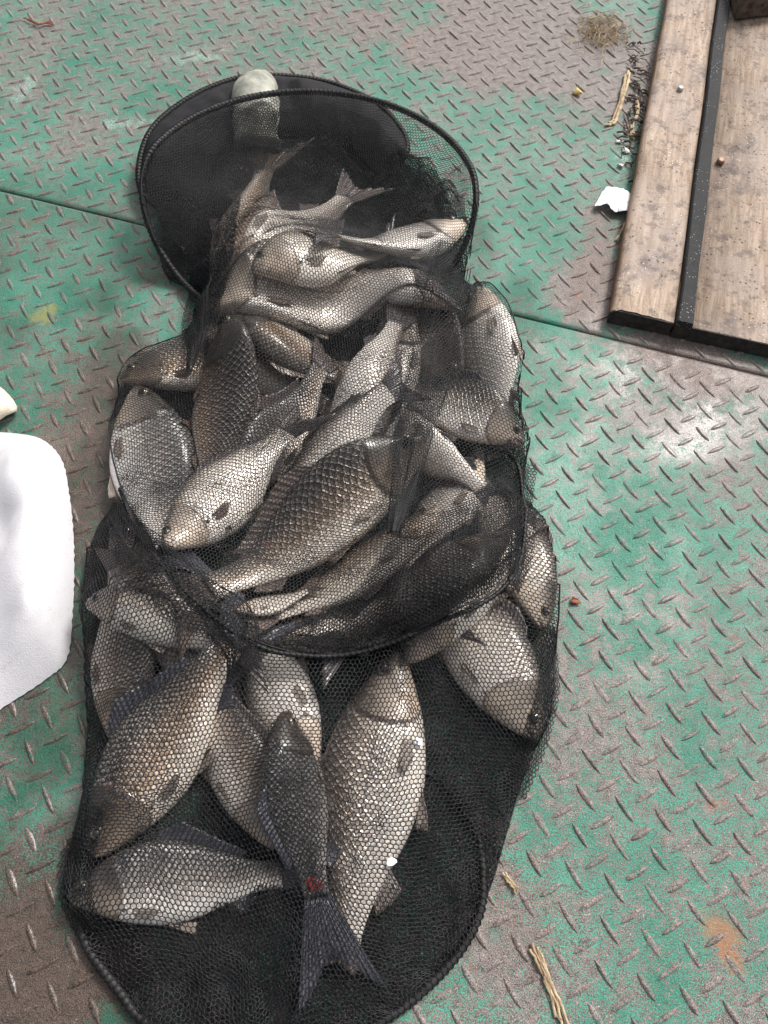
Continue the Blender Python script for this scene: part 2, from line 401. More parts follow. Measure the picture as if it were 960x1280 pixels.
M['boltpale'] = simple('galvanised_bolt', (.25, .24, .22), (.5, .48, .45), 300, .4, .5, .4, .0005, .4)
def towel_material():
    N = Nodes('white_terry'); p = N.obj()
    f = N.noise(p, 700, 3, .7); st = N.noise(p, 16, 5, .65)
    col = N.mix(N.ramp(st, .56, .74, 0, .35), (.52, .51, .535), (.38, .355, .365))
    col = N.mix(N.math('MULTIPLY', N.ramp(N.noise(p, 120, 4, .75), .56, .70), .4), col, (.36, .33, .33))
    N.bump(N.math('ADD', f, N.math('MULTIPLY', N.voro(p, 700), .8)), .5, .0007)
    return N.set(color=col, rough=.9, spec=.15, sheen=.3)
M['towel'] = towel_material()
M['beige'] = simple('beige_cloth', (.52, .44, .34), (.72, .65, .54), 90, .9, .1, .5, .002)
M['straw'] = simple('dry_straw', (.24, .17, .10), (.52, .41, .27), 90, .75, .25, .4, .0006)
M['paper'] = simple('white_paper', (.74, .75, .77), (.84, .84, .86), 30, .7, .2, .2, .001)
M['crumb'] = simple('pale_crumb', (.55, .52, .46), (.80, .78, .74), 200, .8, .2, .5, .001)
M['corn'] = simple('yellow_kernel', (.62, .42, .10), (.80, .62, .25), 200, .5, .4, .3, .0006)
M['twig'] = simple('red_brown_twig', (.14, .04, .022), (.28, .09, .05), 120, .6, .3, .5, .0008)
M['debris'] = simple('dark_litter', (.03, .022, .016), (.11, .08, .06), 80, .8, .2, .6, .001)
M['shed'] = simple('shed_scale', (.60, .60, .62), (.85, .85, .86), 300, .25, .6, .2, .0004)
M['grip'] = simple('grey_grip', (.15, .155, .13), (.36, .355, .30), 45, .5, .4, .3, .001)
M['gap'] = simple('dark_gap', (.006, .008, .007), (.02, .025, .02), 60, .8, .2, .3, .001)

# ------------------------------------------------------------------ deck plates and their tread lugs
U = 0.035; V = 0.9425 * U; LA = math.radians(-10.8616)
ORG = np.array([0.17976417, 0.44552473]) * U / 0.030
ca, sa = math.cos(LA), math.sin(LA)
ux = np.array([ca, sa]) * U                      # lattice right
vx = np.array([sa, -ca]) * V                     # lattice down (towards the camera)
s0, s1 = at(0, 238)[:2], at(960, 471)[:2]        # seam between the two plates
sdir = (s1 - s0) / np.linalg.norm(s1 - s0); snor = np.array([-sdir[1], sdir[0]])    # pointing away from the camera
def side(q): return float(np.dot(q - s0, snor))

def slab(name, a, b, kind_label):
    su = np.concatenate([[-3.0, -1.0], np.arange(-.45, 1.6, .008), [2.2, 4.0]])
    lo, hi = min(a, b), max(a, b)
    sv2 = np.unique(np.concatenate([[lo], np.arange(max(lo, -1.1), min(hi, .9), .008), [hi]]))
    A, B = np.meshgrid(su, sv2); m, n = A.shape
    P = s0[None, None] + A[..., None] * sdir + B[..., None] * snor
    top = np.concatenate([P.reshape(-1, 2), np.zeros((m * n, 1))], 1)
    idx = np.arange(m * n).reshape(m, n)
    Q = np.stack([idx[:-1, :-1], idx[:-1, 1:], idx[1:, 1:], idx[1:, :-1]], -1).reshape(-1, 4)
    per = np.concatenate([idx[0, :], idx[1:, -1], idx[-1, -2::-1], idx[-2:0:-1, 0]])
    bot = top[per] + np.array([0, 0, -.006]); k = len(top); j = np.arange(len(per)); j2 = (j + 1) % len(per)
    Q = np.vstack([Q, np.stack([per[j2], per[j], k + j, k + j2], -1)])
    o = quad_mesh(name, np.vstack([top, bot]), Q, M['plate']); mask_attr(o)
    tag(o, kind_label, None, None, 'structure'); return o
near_plate = slab('deck_plate', -3.5, -.0016, 'green painted steel tread plate with worn patches in front of the seam')
far_plate = slab('deck_plate', .0016, 4.0, 'green and bare grey steel tread plate beyond the seam')
gnd = mesh_obj('ground', [(-40, -40, -.03), (40, -40, -.03), (40, 40, -.03), (-40, 40, -.03)], [(0, 1, 2, 3)], M['gap']); gnd['kind'] = 'structure'

def lug_shape(L=0.0264, W=0.0066, Hh=0.0018):
    n = 9; vs = []; fs = []
    for i in range(n):
        s = -1 + 2 * i / (n - 1); k = max(0.0, 1 - abs(s) ** 2.2)
        wd = W / 2 * (0.10 + 0.90 * k ** .8); hh = Hh * (0.12 + .88 * min(1, k * 1.6))
        x = s * L / 2
        vs += [(x, -wd, -.0008), (x, -wd * .55, hh * .86), (x, 0, hh), (x, wd * .55, hh * .86), (x, wd, -.0008)]
    for i in range(n - 1):
        for j in range(4): fs.append((i * 5 + j, (i + 1) * 5 + j, (i + 1) * 5 + j + 1, i * 5 + j + 1))
    return np.array(vs), fs
LV, LF = lug_shape()
lug_me = bpy.data.meshes.new('tread_lug'); lug_me.from_pydata([tuple(v) for v in LV], [], LF); lug_me.materials.append(M['lug'])
lug_me.polygons.foreach_set('use_smooth', [True] * len(LF)); lug_me.update()

NET_OUT = [(100, 735), (108, 900), (78, 1100), (100, 1160), (190, 1285), (465, 1285), (590, 1168), (650, 980), (692, 860), (690, 700), (655, 560), (625, 400),
           (590, 300), (598, 225), (520, 145), (330, 95), (190, 160), (172, 225), (240, 300), (240, 420), (150, 460), (145, 600)]
def inside(poly, x, y):
    x = np.asarray(x); y = np.asarray(y); c = np.zeros(x.shape, bool); n = len(poly)
    for i in range(n):
        x0, y0 = poly[i][0], poly[i][1]; x1, y1 = poly[(i + 1) % n][0], poly[(i + 1) % n][1]
        if y0 == y1: continue
        c ^= ((y0 > y) != (y1 > y)) & (x < (x1 - x0) * (y - y0) / (y1 - y0) + x0)
    return c

def lugs(plate, lo, hi, off, rot):
    cr, sr = math.cos(rot), math.sin(rot); cands = []
    for r2 in range(-90, 60):
        for c2 in range(-90, 60):
            if (r2 + c2) % 2: continue
            if r2 % 2 != c2 % 2: continue
            c, r = c2 / 2 + off[0], r2 / 2 + off[1]
            du, dv = c * ux, r * vx
            q = du + dv; q = np.array([q[0] * cr - q[1] * sr, q[0] * sr + q[1] * cr]) + ORG
            s = side(q)
            if not (lo < s < hi): continue
            x, y = pix((q[0], q[1], 0)) if np.dot(np.array([q[0], q[1], -CAM_Z]), -CAM_B[:, 2]) > .1 else (-9999, 0)
            if not (-650 < x < 1650 and -420 < y < 1800): continue
            d = (ux + vx) if r2 % 2 == 0 else (ux - vx)
            ang = math.atan2(d[1], d[0]) + rot + random.gauss(0, .025)
            vis = 0 <= x <= 960 and 0 <= y <= 1280 and not inside(NET_OUT, np.array([x]), np.array([y]))[0]
            dist = math.hypot(q[0], q[1] , ) ** 2 + CAM_Z ** 2
            cands.append((not vis, dist, q, ang))
    cands.sort(key=lambda k: (k[0], k[1]))
    rest_v, rest_f = [], []
    for i, (nv, dist, q, ang) in enumerate(cands):
        sc = (random.uniform(.86, 1.08), random.uniform(.78, 1.18), random.uniform(.55, 1.1))
        if i < 298 and not nv:
            o = bpy.data.objects.new('tread_lug', lug_me); C.objects.link(o); o.parent = plate
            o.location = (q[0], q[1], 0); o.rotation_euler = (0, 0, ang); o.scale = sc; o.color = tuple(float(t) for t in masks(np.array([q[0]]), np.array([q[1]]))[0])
        else:
            k = len(rest_v) * len(LV)
            P = LV * np.array(sc); c, s = math.cos(ang), math.sin(ang)
            P = np.stack([P[:, 0] * c - P[:, 1] * s + q[0], P[:, 0] * s + P[:, 1] * c + q[1], P[:, 2]], 1)
            rest_v.append(P); rest_f.append(np.array(LF) + k)
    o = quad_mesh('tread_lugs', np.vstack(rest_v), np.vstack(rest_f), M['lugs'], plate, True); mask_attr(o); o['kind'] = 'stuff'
lugs(near_plate, -3, -.010, (0, 0), 0)
lugs(far_plate, .010, 3, (.66, .42), math.radians(.9))

# ------------------------------------------------------------------ wooden board by the seam
BZ = 0.024
b0 = at(764, 385, BZ)[:2]; b1 = at(960, 428, BZ)[:2]; b2 = at(834, 0, BZ)[:2]
ex = (b1 - b0) / np.linalg.norm(b1 - b0); ey = (b2 - b0) / np.linalg.norm(b2 - b0)
ang_b = math.atan2(ey[1], ey[0]) - math.pi / 2
BL, BW = 1.5, 0.62
root = bpy.data.objects.new('wooden_board', None); C.objects.link(root); root.location = (b0[0], b0[1], 0); root.rotation_euler = (0, 0, ang_b)
tag(root, 'weathered wooden board with a black strip lying on the grey plate at the corner', 'board')
shear = float(np.dot(ex, ey))                       # the front end is cut a little askew
exl = np.array([ex[0] * math.cos(-ang_b) - ex[1] * math.sin(-ang_b), ex[0] * math.sin(-ang_b) + ex[1] * math.cos(-ang_b)])
slope = exl[1] / exl[0]
sx0 = None
def board_xy(px, py, z=BZ):
    d = at(px, py, z)[:2] - b0; c, s = math.cos(-ang_b), math.sin(-ang_b); return np.array([d[0] * c - d[1] * s, d[0] * s + d[1] * c])
g0 = board_xy(845, 396); g1 = board_xy(866, 401)
def plank(name, xa, xb, round_left, z):
    n = 60; prof = []
    if round_left:
        for k in range(8):
            a = math.pi - (math.pi / 2) * k / 7 ; prof.append((xa + .012 + .012 * math.cos(a), z - .010 + .010 * math.sin(a)))
        prof = [(xa + .0015, .002)] + prof
    else: prof = [(xa, .002), (xa, z)]
    for t in np.linspace(0, 1, 10)[1:-1]: prof.append((xa + (xb - xa) * (.1 + .88 * t), z))
    prof += [(xb, z), (xb, .002)]
    vs, fs = [], []; m = len(prof)
    for i in range(n):
        yy = (i / (n - 1)) ** 1.5 * BL
        for x, zz in prof:
            wob = .0004 * math.sin(yy * 31 + x * 40) + .0003 * math.sin(yy * 77 + 1)
            ragg = random.gauss(0, .0007) if i == 0 else 0
            vs.append((x + (wob if x < xa + .02 else 0), yy + x * slope * (1 - i / (n - 1)) + ragg, zz + (.0006 * math.sin(yy * 23 + x * 55) if zz > .01 else 0)))
    for i in range(n - 1):
        for j in range(m - 1): fs.append((i * m + j, i * m + j + 1, (i + 1) * m + j + 1, (i + 1) * m + j))
    o = mesh_obj(name, vs, [f[::-1] for f in fs], M['wood'], root, True)
    # tarred front end as its own skin, a touch proud
    ev = []; 
    for x, zz in prof: ev.append((x, x * slope - .0015 + random.gauss(0, .0004), zz - .0008))
    for x, zz in prof: ev.append((x, x * slope + .004, zz - .0008))
    ef = [tuple(range(m))] + [(j, j + 1, m + j + 1, m + j) for j in range(m - 1)]
    mesh_obj('tarred_end', ev, ef, M['tar'], o)
    return o
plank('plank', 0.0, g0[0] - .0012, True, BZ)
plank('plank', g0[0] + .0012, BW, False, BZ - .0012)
sv_, sf_ = [], []
n = 50; wS = g1[0] - g0[0]
for i in range(n):
    yy = i / (n - 1) * BL; w0 = .0008 * math.sin(yy * 19)
    x0, x1 = g0[0] + w0, g0[0] + wS + .0006 * math.sin(yy * 27 + 2)
    y_ = yy + x0 * slope * (1 - i / (n - 1)) - .003
    sv_ += [(x0, y_, BZ - .003), (x0 + .001, y_, BZ + .0055), (x0 + .0025, y_, BZ + .007), (x1 - .0025, y_, BZ + .007), (x1 - .001, y_, BZ + .0055), (x1, y_, BZ - .003)]
for i in range(n - 1):
    for j in range(5): sf_.append((i * 6 + j + 1, i * 6 + j, (i + 1) * 6 + j, (i + 1) * 6 + j + 1))
sf_.append((0, 1, 2, 3, 4, 5))
mesh_obj('strip', sv_, sf_, M['strip'], root)
def bolt(px, py, r, mat, z=BZ):
    q = board_xy(px, py); vs, fs = [], []
    for zz, rr in ((z - .001, r), (z + .004, r * .98), (z + .0055, r * .7)):
        for k in range(10): a = k * math.pi / 5; vs.append((q[0] + rr * math.cos(a), q[1] + rr * math.sin(a), zz))
    for i in range(2):
        for k in range(10): fs.append((i * 10 + k, i * 10 + (k + 1) % 10, i * 10 + 10 + (k + 1) % 10, i * 10 + 10 + k))
    fs.append(tuple(range(20, 30)))
    mesh_obj('bolt', vs, fs, mat, root)
bolt(850, 113, .0045, M['boltpale']); bolt(900, 203, .0055, M['bolt'])
# dark timber at the top right corner
q0 = at(925, 6, .05); q1 = at(1060, -20, .05)
tv = [(q0[0], q0[1], .024), (q1[0] + .2, q1[1] + .05, .024), (q1[0] + .2, q1[1] + .15, .024), (q0[0], q0[1] + .1, .024)]
tv = tv + [(x + .004, y + .004, .07) for x, y, z in tv]
tim = mesh_obj('timber_block', tv, [(3, 2, 1, 0), (4, 5, 6, 7), (0, 1, 5, 4), (1, 2, 6, 5), (2, 3, 7, 6), (3, 0, 4, 7)], M['debris'])
bm_ = tim.modifiers.new('bevel', 'BEVEL'); bm_.width = .006; bm_.segments = 3
tag(tim, 'dark red-brown timber block on top of the board at the upper corner', 'timber')

# ------------------------------------------------------------------ height field the catch is piled on
GX0, GX1, GY0, GY1, GS = -.55, .55, -.30, 1.25, .0035
nx, ny = int((GX1 - GX0) / GS) + 1, int((GY1 - GY0) / GS) + 1
gx = GX0 + np.arange(nx) * GS; gy = GY0 + np.arange(ny) * GS
HF = np.zeros((ny, nx))
def splat(H, X, Y, Z):
    ix = np.clip(((X - GX0) / GS).round().astype(int), 0, nx - 1); iy = np.clip(((Y - GY0) / GS).round().astype(int), 0, ny - 1)
    np.maximum.at(H, (iy, ix), Z)
def samp(H, X, Y):
    fx = np.clip((X - GX0) / GS, 0, nx - 1.001); fy = np.clip((Y - GY0) / GS, 0, ny - 1.001)
    ix = fx.astype(int); iy = fy.astype(int); ax = fx - ix; ay = fy - iy
    return (H[iy, ix] * (1 - ax) + H[iy, ix + 1] * ax) * (1 - ay) + (H[iy + 1, ix] * (1 - ax) + H[iy + 1, ix + 1] * ax) * ay
def blur(H, sig):
    r = int(3 * sig / GS); k = np.exp(-.5 * (np.arange(-r, r + 1) * GS / sig) ** 2); k /= k.sum()
    A = np.pad(H, ((r, r), (0, 0)), mode='edge'); A = np.apply_along_axis(lambda c: np.convolve(c, k, 'valid'), 0, A)
    A = np.pad(A, ((0, 0), (r, r)), mode='edge'); return np.apply_along_axis(lambda c: np.convolve(c, k, 'valid'), 1, A)
def grow(H):
    A = np.pad(H, 1); return np.maximum.reduce([A[i:i + ny, j:j + nx] for i in range(3) for j in range(3)])

# ------------------------------------------------------------------ carp
def interp(tab, t):
    x, y = zip(*tab); x = np.array(x); y = np.array(y)
    # smooth (pchip-like) interpolation through cosine-free cubic
    m = np.gradient(y, x); i = np.clip(np.searchsorted(x, t) - 1, 0, len(x) - 2); h = x[i + 1] - x[i]; s = (t - x[i]) / h
    return (2 * s**3 - 3 * s**2 + 1) * y[i] + (s**3 - 2 * s**2 + s) * h * m[i] + (-2 * s**3 + 3 * s**2) * y[i + 1] + (s**3 - s**2) * h * m[i + 1]
UP = [(0, .012), (.012, .030), (.03, .048), (.06, .070), (.12, .104), (.2, .144), (.3, .180), (.42, .200), (.55, .184), (.7, .132), (.85, .080), (.94, .066), (1, .064)]
LO = [(0, .014), (.012, .030), (.03, .044), (.06, .060), (.12, .088), (.2, .121), (.3, .150), (.45, .172), (.6, .154), (.75, .106), (.87, .070), (.94, .060), (1, .060)]
WD = [(0, .018), (.012, .028), (.03, .038), (.06, .050), (.12, .066), (.2, .086), (.35, .098), (.5, .088), (.7, .054), (.85, .030), (1, .014)]
NT, NP = 64, 40
def fish_body(depth, fat):
    t = np.concatenate([np.linspace(0, .08, 10)[:-1], np.linspace(.08, .32, 24)[:-1], np.linspace(.32, 1, NT - 9 - 23)])
    up = interp(UP, t) * depth / .372; lo = interp(LO, t) * depth / .372; wd = interp(WD, t) * fat
    ph = np.arange(NP) * 2 * math.pi / NP
    cs, sn = np.cos(ph), np.sin(ph)
    y = np.where(cs[None] > 0, up[:, None] * cs[None], lo[:, None] * cs[None])
    z = wd[:, None] * np.sign(sn)[None] * np.abs(sn)[None] ** .85
    x = np.repeat((.5 - t)[:, None], NP, 1)
    vfrac = np.repeat((np.where(ph <= math.pi, ph, 2 * math.pi - ph) / math.pi)[None], NT, 0)
    T = np.repeat(t[:, None], NP, 1)
    # gill cover: cheek stands proud with a step at its rear edge
    ge = .272 - .42 * (vfrac - .52) ** 2
    on = (vfrac > .22) & (vfrac < .88)
    lift = np.where(on & (T < ge), .010 * np.clip((T - .10) / .10, 0, 1), 0) + np.where(on & (T >= ge) & (T < ge + .025), -.006, 0)
    lift = lift + np.where((vfrac > .45) & (vfrac < .8) & (np.abs(T - (.150 + (vfrac - .6) * .10)) < .008), -.004, 0)      # cheek groove
    lift = lift + np.where((T < .030) & (vfrac > .46) & (vfrac < .58), .006, 0)      # upper lip
    # eye socket, mouth slit, nostril dimple
    ed = np.hypot(T - .085, (vfrac - .37) * .30)
    lift += np.where(ed < .032, -.006 * (1 - ed / .032), 0) + np.where((ed >= .031) & (ed < .045), .0030, 0)
    lift += np.where((np.abs(vfrac - .63) < .045) & (T < .060), -.012, 0)
    z = z + np.sign(sn)[None] * lift * np.abs(sn)[None]
    y = y * (1 + 0 * lift)
    vs = np.stack([x, y, z], -1)
    uv = np.stack([T, vfrac], -1)
    fs = []
    for i in range(NT - 1):
        for j in range(NP): k = (j + 1) % NP; fs.append((i * NP + j, i * NP + k, (i + 1) * NP + k, (i + 1) * NP + j))
    fs.append(tuple(range(NP))[::-1]); fs.append(tuple((NT - 1) * NP + j for j in range(NP)))
    return vs.reshape(-1, 3), fs, uv.reshape(-1, 2)

def fin_sheet(root_pts, tip_pts, nr, ncol, thick, ripple, jag):
    """membrane between a root line and a tip line (3-D), two skins"""
    R = spline(root_pts, ncol); Tp = spline(tip_pts, ncol)
    s = np.linspace(0, 1, nr)[:, None, None]
    G = R[None] * (1 - s) + Tp[None] * s
    j = jag * np.abs(np.sin(np.arange(ncol) * 1.9)) * 1.0
    G[-1] += (R - Tp) * j[:, None]
    rip = ripple * np.sin(np.arange(ncol) * 1.35)[None] * np.linspace(0, 1, nr)[:, None]
    G[:, :, 2] += rip
    top = G.copy(); bot = G.copy()
    th = thick * np.linspace(1, .35, nr)[:, None]
    top[:, :, 2] += th; bot[:, :, 2] -= th
    u = np.repeat(np.linspace(0, 1, ncol)[None], nr, 0); v = np.repeat(np.linspace(0, 1, nr)[:, None], ncol, 1)
    uv = np.stack([u, v], -1).reshape(-1, 2)
    Vv = np.vstack([top.reshape(-1, 3), bot.reshape(-1, 3)]); n0 = nr * ncol; fs = []
    for i in range(nr - 1):
        for k in range(ncol - 1):
            a, b, c, d = i * ncol + k, i * ncol + k + 1, (i + 1) * ncol + k + 1, (i + 1) * ncol + k
            fs.append((a, b, c, d)); fs.append((n0 + d, n0 + c, n0 + b, n0 + a))
    per = [k for k in range(ncol)] + [i * ncol + ncol - 1 for i in range(1, nr)] + [(nr - 1) * ncol + k for k in range(ncol - 2, -1, -1)] + [i * ncol for i in range(nr - 2, 0, -1)]
    for a, b in zip(per, per[1:] + per[:1]): fs.append((b, a, n0 + a, n0 + b))
    return Vv, fs, np.vstack([uv, uv])

def ball(c, r, flat, n=12, m=7):
    vs, fs = [(0, 0, 1)], []
    for i in range(1, m):
        for j in range(n):
            a, b = math.pi * i / m, 2 * math.pi * j / n; vs.append((math.sin(a) * math.cos(b), math.sin(a) * math.sin(b), math.cos(a)))
    vs.append((0, 0, -1))
    for j in range(n):
        fs.append((0, 1 + j, 1 + (j + 1) % n)); fs.append((len(vs) - 1, 1 + (m - 2) * n + (j + 1) % n, 1 + (m - 2) * n + j))
    for i in range(m - 2):
        for j in range(n): fs.append((1 + i * n + j, 1 + (i + 1) * n + j, 1 + (i + 1) * n + (j + 1) % n, 1 + i * n + (j + 1) % n))
    return np.array(vs) * np.array([r, r, r * flat]) + np.array(c), fs

def fish_parts(depth, fat, spread, rnd, tl=1.0):
    """[(name, parent, verts, faces, uv, material)] at standard length 1, head towards +x, back towards +y, lying on its side (z up)"""
    k = depth / .372
    P = [('body', None, *fish_body(depth, fat), M['fish'])]
    X = lambda t: .5 - t
    up = lambda t: float(interp(UP, np.array([t]))[0]) * k; lo = lambda t: float(interp(LO, np.array([t]))[0]) * k; wd = lambda t: float(interp(WD, np.array([t]))[0]) * fat
    f = spread
    ts = [.40, .5, .6, .7, .80]
    hts = [.045, .085, .06, .045, .030]
    P.append(('dorsal_fin', 'body', *fin_sheet([(X(t), up(t) - .012, 0) for t in ts], [(X(t + .05 + .03 * (1 - f)), up(t + .03) + h * f, .012 * (1 - f)) for t, h in zip(ts, hts)], 5, 22, .0035, .004, .16), M['fin']))
    q = (.13 + .07 * f) * min(1.25, max(.36, tl))
    root = [(X(.985), .060 * k, 0), (X(.99), .02, 0), (X(.99), -.02, 0), (X(.985), -.056 * k, 0)]
    tip = [(X(1 + .235 * tl), q, .006), (X(1 + .19 * tl), q * .52, 0), (X(1 + .135 * tl), 0, -.004), (X(1 + .19 * tl), -q * .55, 0), (X(1 + .245 * tl), -q * 1.02, .005)]
    P.append(('tail_fin', 'body', *fin_sheet(root, tip, 7, 30, .0040, .006, .07), M['fin']))
    P.append(('anal_fin', 'body', *fin_sheet([(X(t), -lo(t) + .012, 0) for t in (.73, .78, .84)], [(X(.80), -lo(.78) - .085 * f, .006), (X(.85), -lo(.82) - .06 * f, 0), (X(.885), -lo(.86) - .02, 0)], 5, 12, .0032, .004, .12), M['fin']))
    for sgn in (1, -1):
        zt = wd(.27) * .80
        P.append(('pectoral_fin', 'body', *fin_sheet([(X(.262), -lo(.27) * .52, sgn * zt), (X(.266), -lo(.27) * .60, sgn * zt * .93), (X(.266), -lo(.27) * .68, sgn * zt * .82)],
                  [(X(.43), -lo(.35) * .52, sgn * (wd(.40) + .005)), (X(.455), -lo(.35) * .66, sgn * (wd(.42) * .94 + .007)), (X(.39), -lo(.35) * .80, sgn * (wd(.38) * .8 + .005))], 5, 12, .0030, .003, .10), M['fin']))
        zp = wd(.46) * .32
        P.append(('pelvic_fin', 'body', *fin_sheet([(X(.45), -lo(.45) * .93, sgn * zp), (X(.47), -lo(.47) * .96, sgn * zp * .8), (X(.49), -lo(.49) * .98, sgn * zp * .6)],
                  [(X(.55), -lo(.52) - .040 * f, sgn * zp * 1.2), (X(.60), -lo(.56) - .055 * f, sgn * zp), (X(.60), -lo(.6) - .015 * f, sgn * zp * .7)], 5, 12, .0030, .003, .10), M['fin']))
        ph = .37 * math.pi; ez = wd(.085) * abs(math.sin(ph)) ** .85; eyy = up(.085) * math.cos(ph)
        c = np.array([X(.085), eyy, sgn * (ez + .0005)])
        v, fc = ball(c, .0300, .60); P.append(('eye', 'body', v, fc, None, M['eye']))
        v, fc = ball(c + np.array([.001, 0, sgn * .0090]), .0205, .56); P.append(('pupil', 'eye', v, fc, None, M['pupil']))
    return P

FISH_OBS = []
def lay_fish(head, tail, roll, label, depth=.40, fat=1.0, tone=.5, warm=.4, spread=.6, lift=0.0, z0=.02, conform=.024, yaw_bend=None, name='carp', tl=1.0, twist=0.0, finwarm=None):
    """head / tail-base pixels give where it lies; it settles onto whatever is already piled below and sags over it"""
    global HF
    if yaw_bend is None: yaw_bend = random.uniform(-.16, .16)
    Bs = blur(HF, conform)
    zc = z0
    for it in range(5):
        h = at(*head, zc); t = at(*tail, zc); mid = (h + t) / 2; L = np.linalg.norm((h - t)[:2])
        zc2 = float(samp(Bs, np.array([mid[0]]), np.array([mid[1]]))[0]) + .095 * L * fat * (1 + .8 * abs(math.sin(math.radians(roll)))) + lift
        zc = .5 * zc + .5 * zc2
    ax = (h - t)[:2] / L; ay = np.array([-ax[1], ax[0]])
    rr = math.radians(roll); cr, sr = math.cos(rr), math.sin(rr)
    def place(v):
        v = np.array(v, float) * L
        x = v[:, 0]; ra = rr + math.radians(twist) * np.clip(.5 - x / L, 0, 1) ** 1.5; cr, sr = np.cos(ra), np.sin(ra)
        y = v[:, 1] * cr - v[:, 2] * sr; z = v[:, 1] * sr + v[:, 2] * cr
        y = y + yaw_bend * (x * x / L - .08 * L)
        return np.stack([mid[0] + ax[0] * x + ay[0] * y, mid[1] + ax[1] * x + ay[1] * y, z], 1)
    parts = fish_parts(depth, fat, spread, random.random(), tl)
    B = place(parts[0][2])
    base = samp(Bs, B[:, 0], B[:, 1]); real = samp(HF, B[:, 0], B[:, 1])
    low = B[:, 2] < np.median(B[:, 2])
    need = (real - (base + B[:, 2]))[low]
    off = float(np.quantile(need, .80))
    off = max(off, float(-(B[:, 2] + base).min()) + .0015 if not HF.any() else off)
    off += lift
    objs = {}; tops = []
    for nm, par, v, fc, uv, mat in parts:
        W = place(v); bz = samp(Bs, W[:, 0], W[:, 1])
        W[:, 2] += bz + off
        if nm != 'body' and nm.endswith('fin'): W[:, 2] = np.maximum(W[:, 2], samp(HF, W[:, 0], W[:, 1]) + .0012 + .0004 * np.sign(W[:, 2] - np.median(W[:, 2])))
        W[:, 2] = np.maximum(W[:, 2], .0022)
        o = mesh_obj(name if nm == 'body' else nm, W, fc, mat, objs.get('body') if par == 'body' else (objs.get('eye') if par == 'eye' else None), True, uv)
        o['tone'] = float(tone); o['pale'] = (.85 if random.random() < .75 else .1) * (tone > .3) if nm.startswith('pe') else 0.0; o['warm'] = float(warm if 'fin' not in nm else (max(.75, warm) if nm.startswith('pe') else (warm * .8 if finwarm is None else finwarm)))
        if nm == 'body': objs['body'] = o; tag(o, label, 'fish', 'carp heaped in the keep net')
        if nm == 'eye': objs['eye'] = o
        tops.append((nm, W))
    Hn = HF.copy()
    G = tops[0][1].reshape(NT, NP, 3); G = np.concatenate([G, G[:, :1]], 1)
    a = np.linspace(0, NT - 1, 240); i = np.minimum(a.astype(int), NT - 2); f = (a - i)[:, None, None]; G = G[i] * (1 - f) + G[i + 1] * f
    b = np.linspace(0, NP, 160); j = np.minimum(b.astype(int), NP - 1); f = (b - j)[None, :, None]; G = G[:, j] * (1 - f) + G[:, j + 1] * f
    G = G.reshape(-1, 3); splat(Hn, G[:, 0], G[:, 1], G[:, 2])
    for nm, W in tops[1:]:
        if nm.endswith('fin'): splat(Hn, W[:, 0], W[:, 1], W[:, 2])
    HF = Hn
    return objs['body']

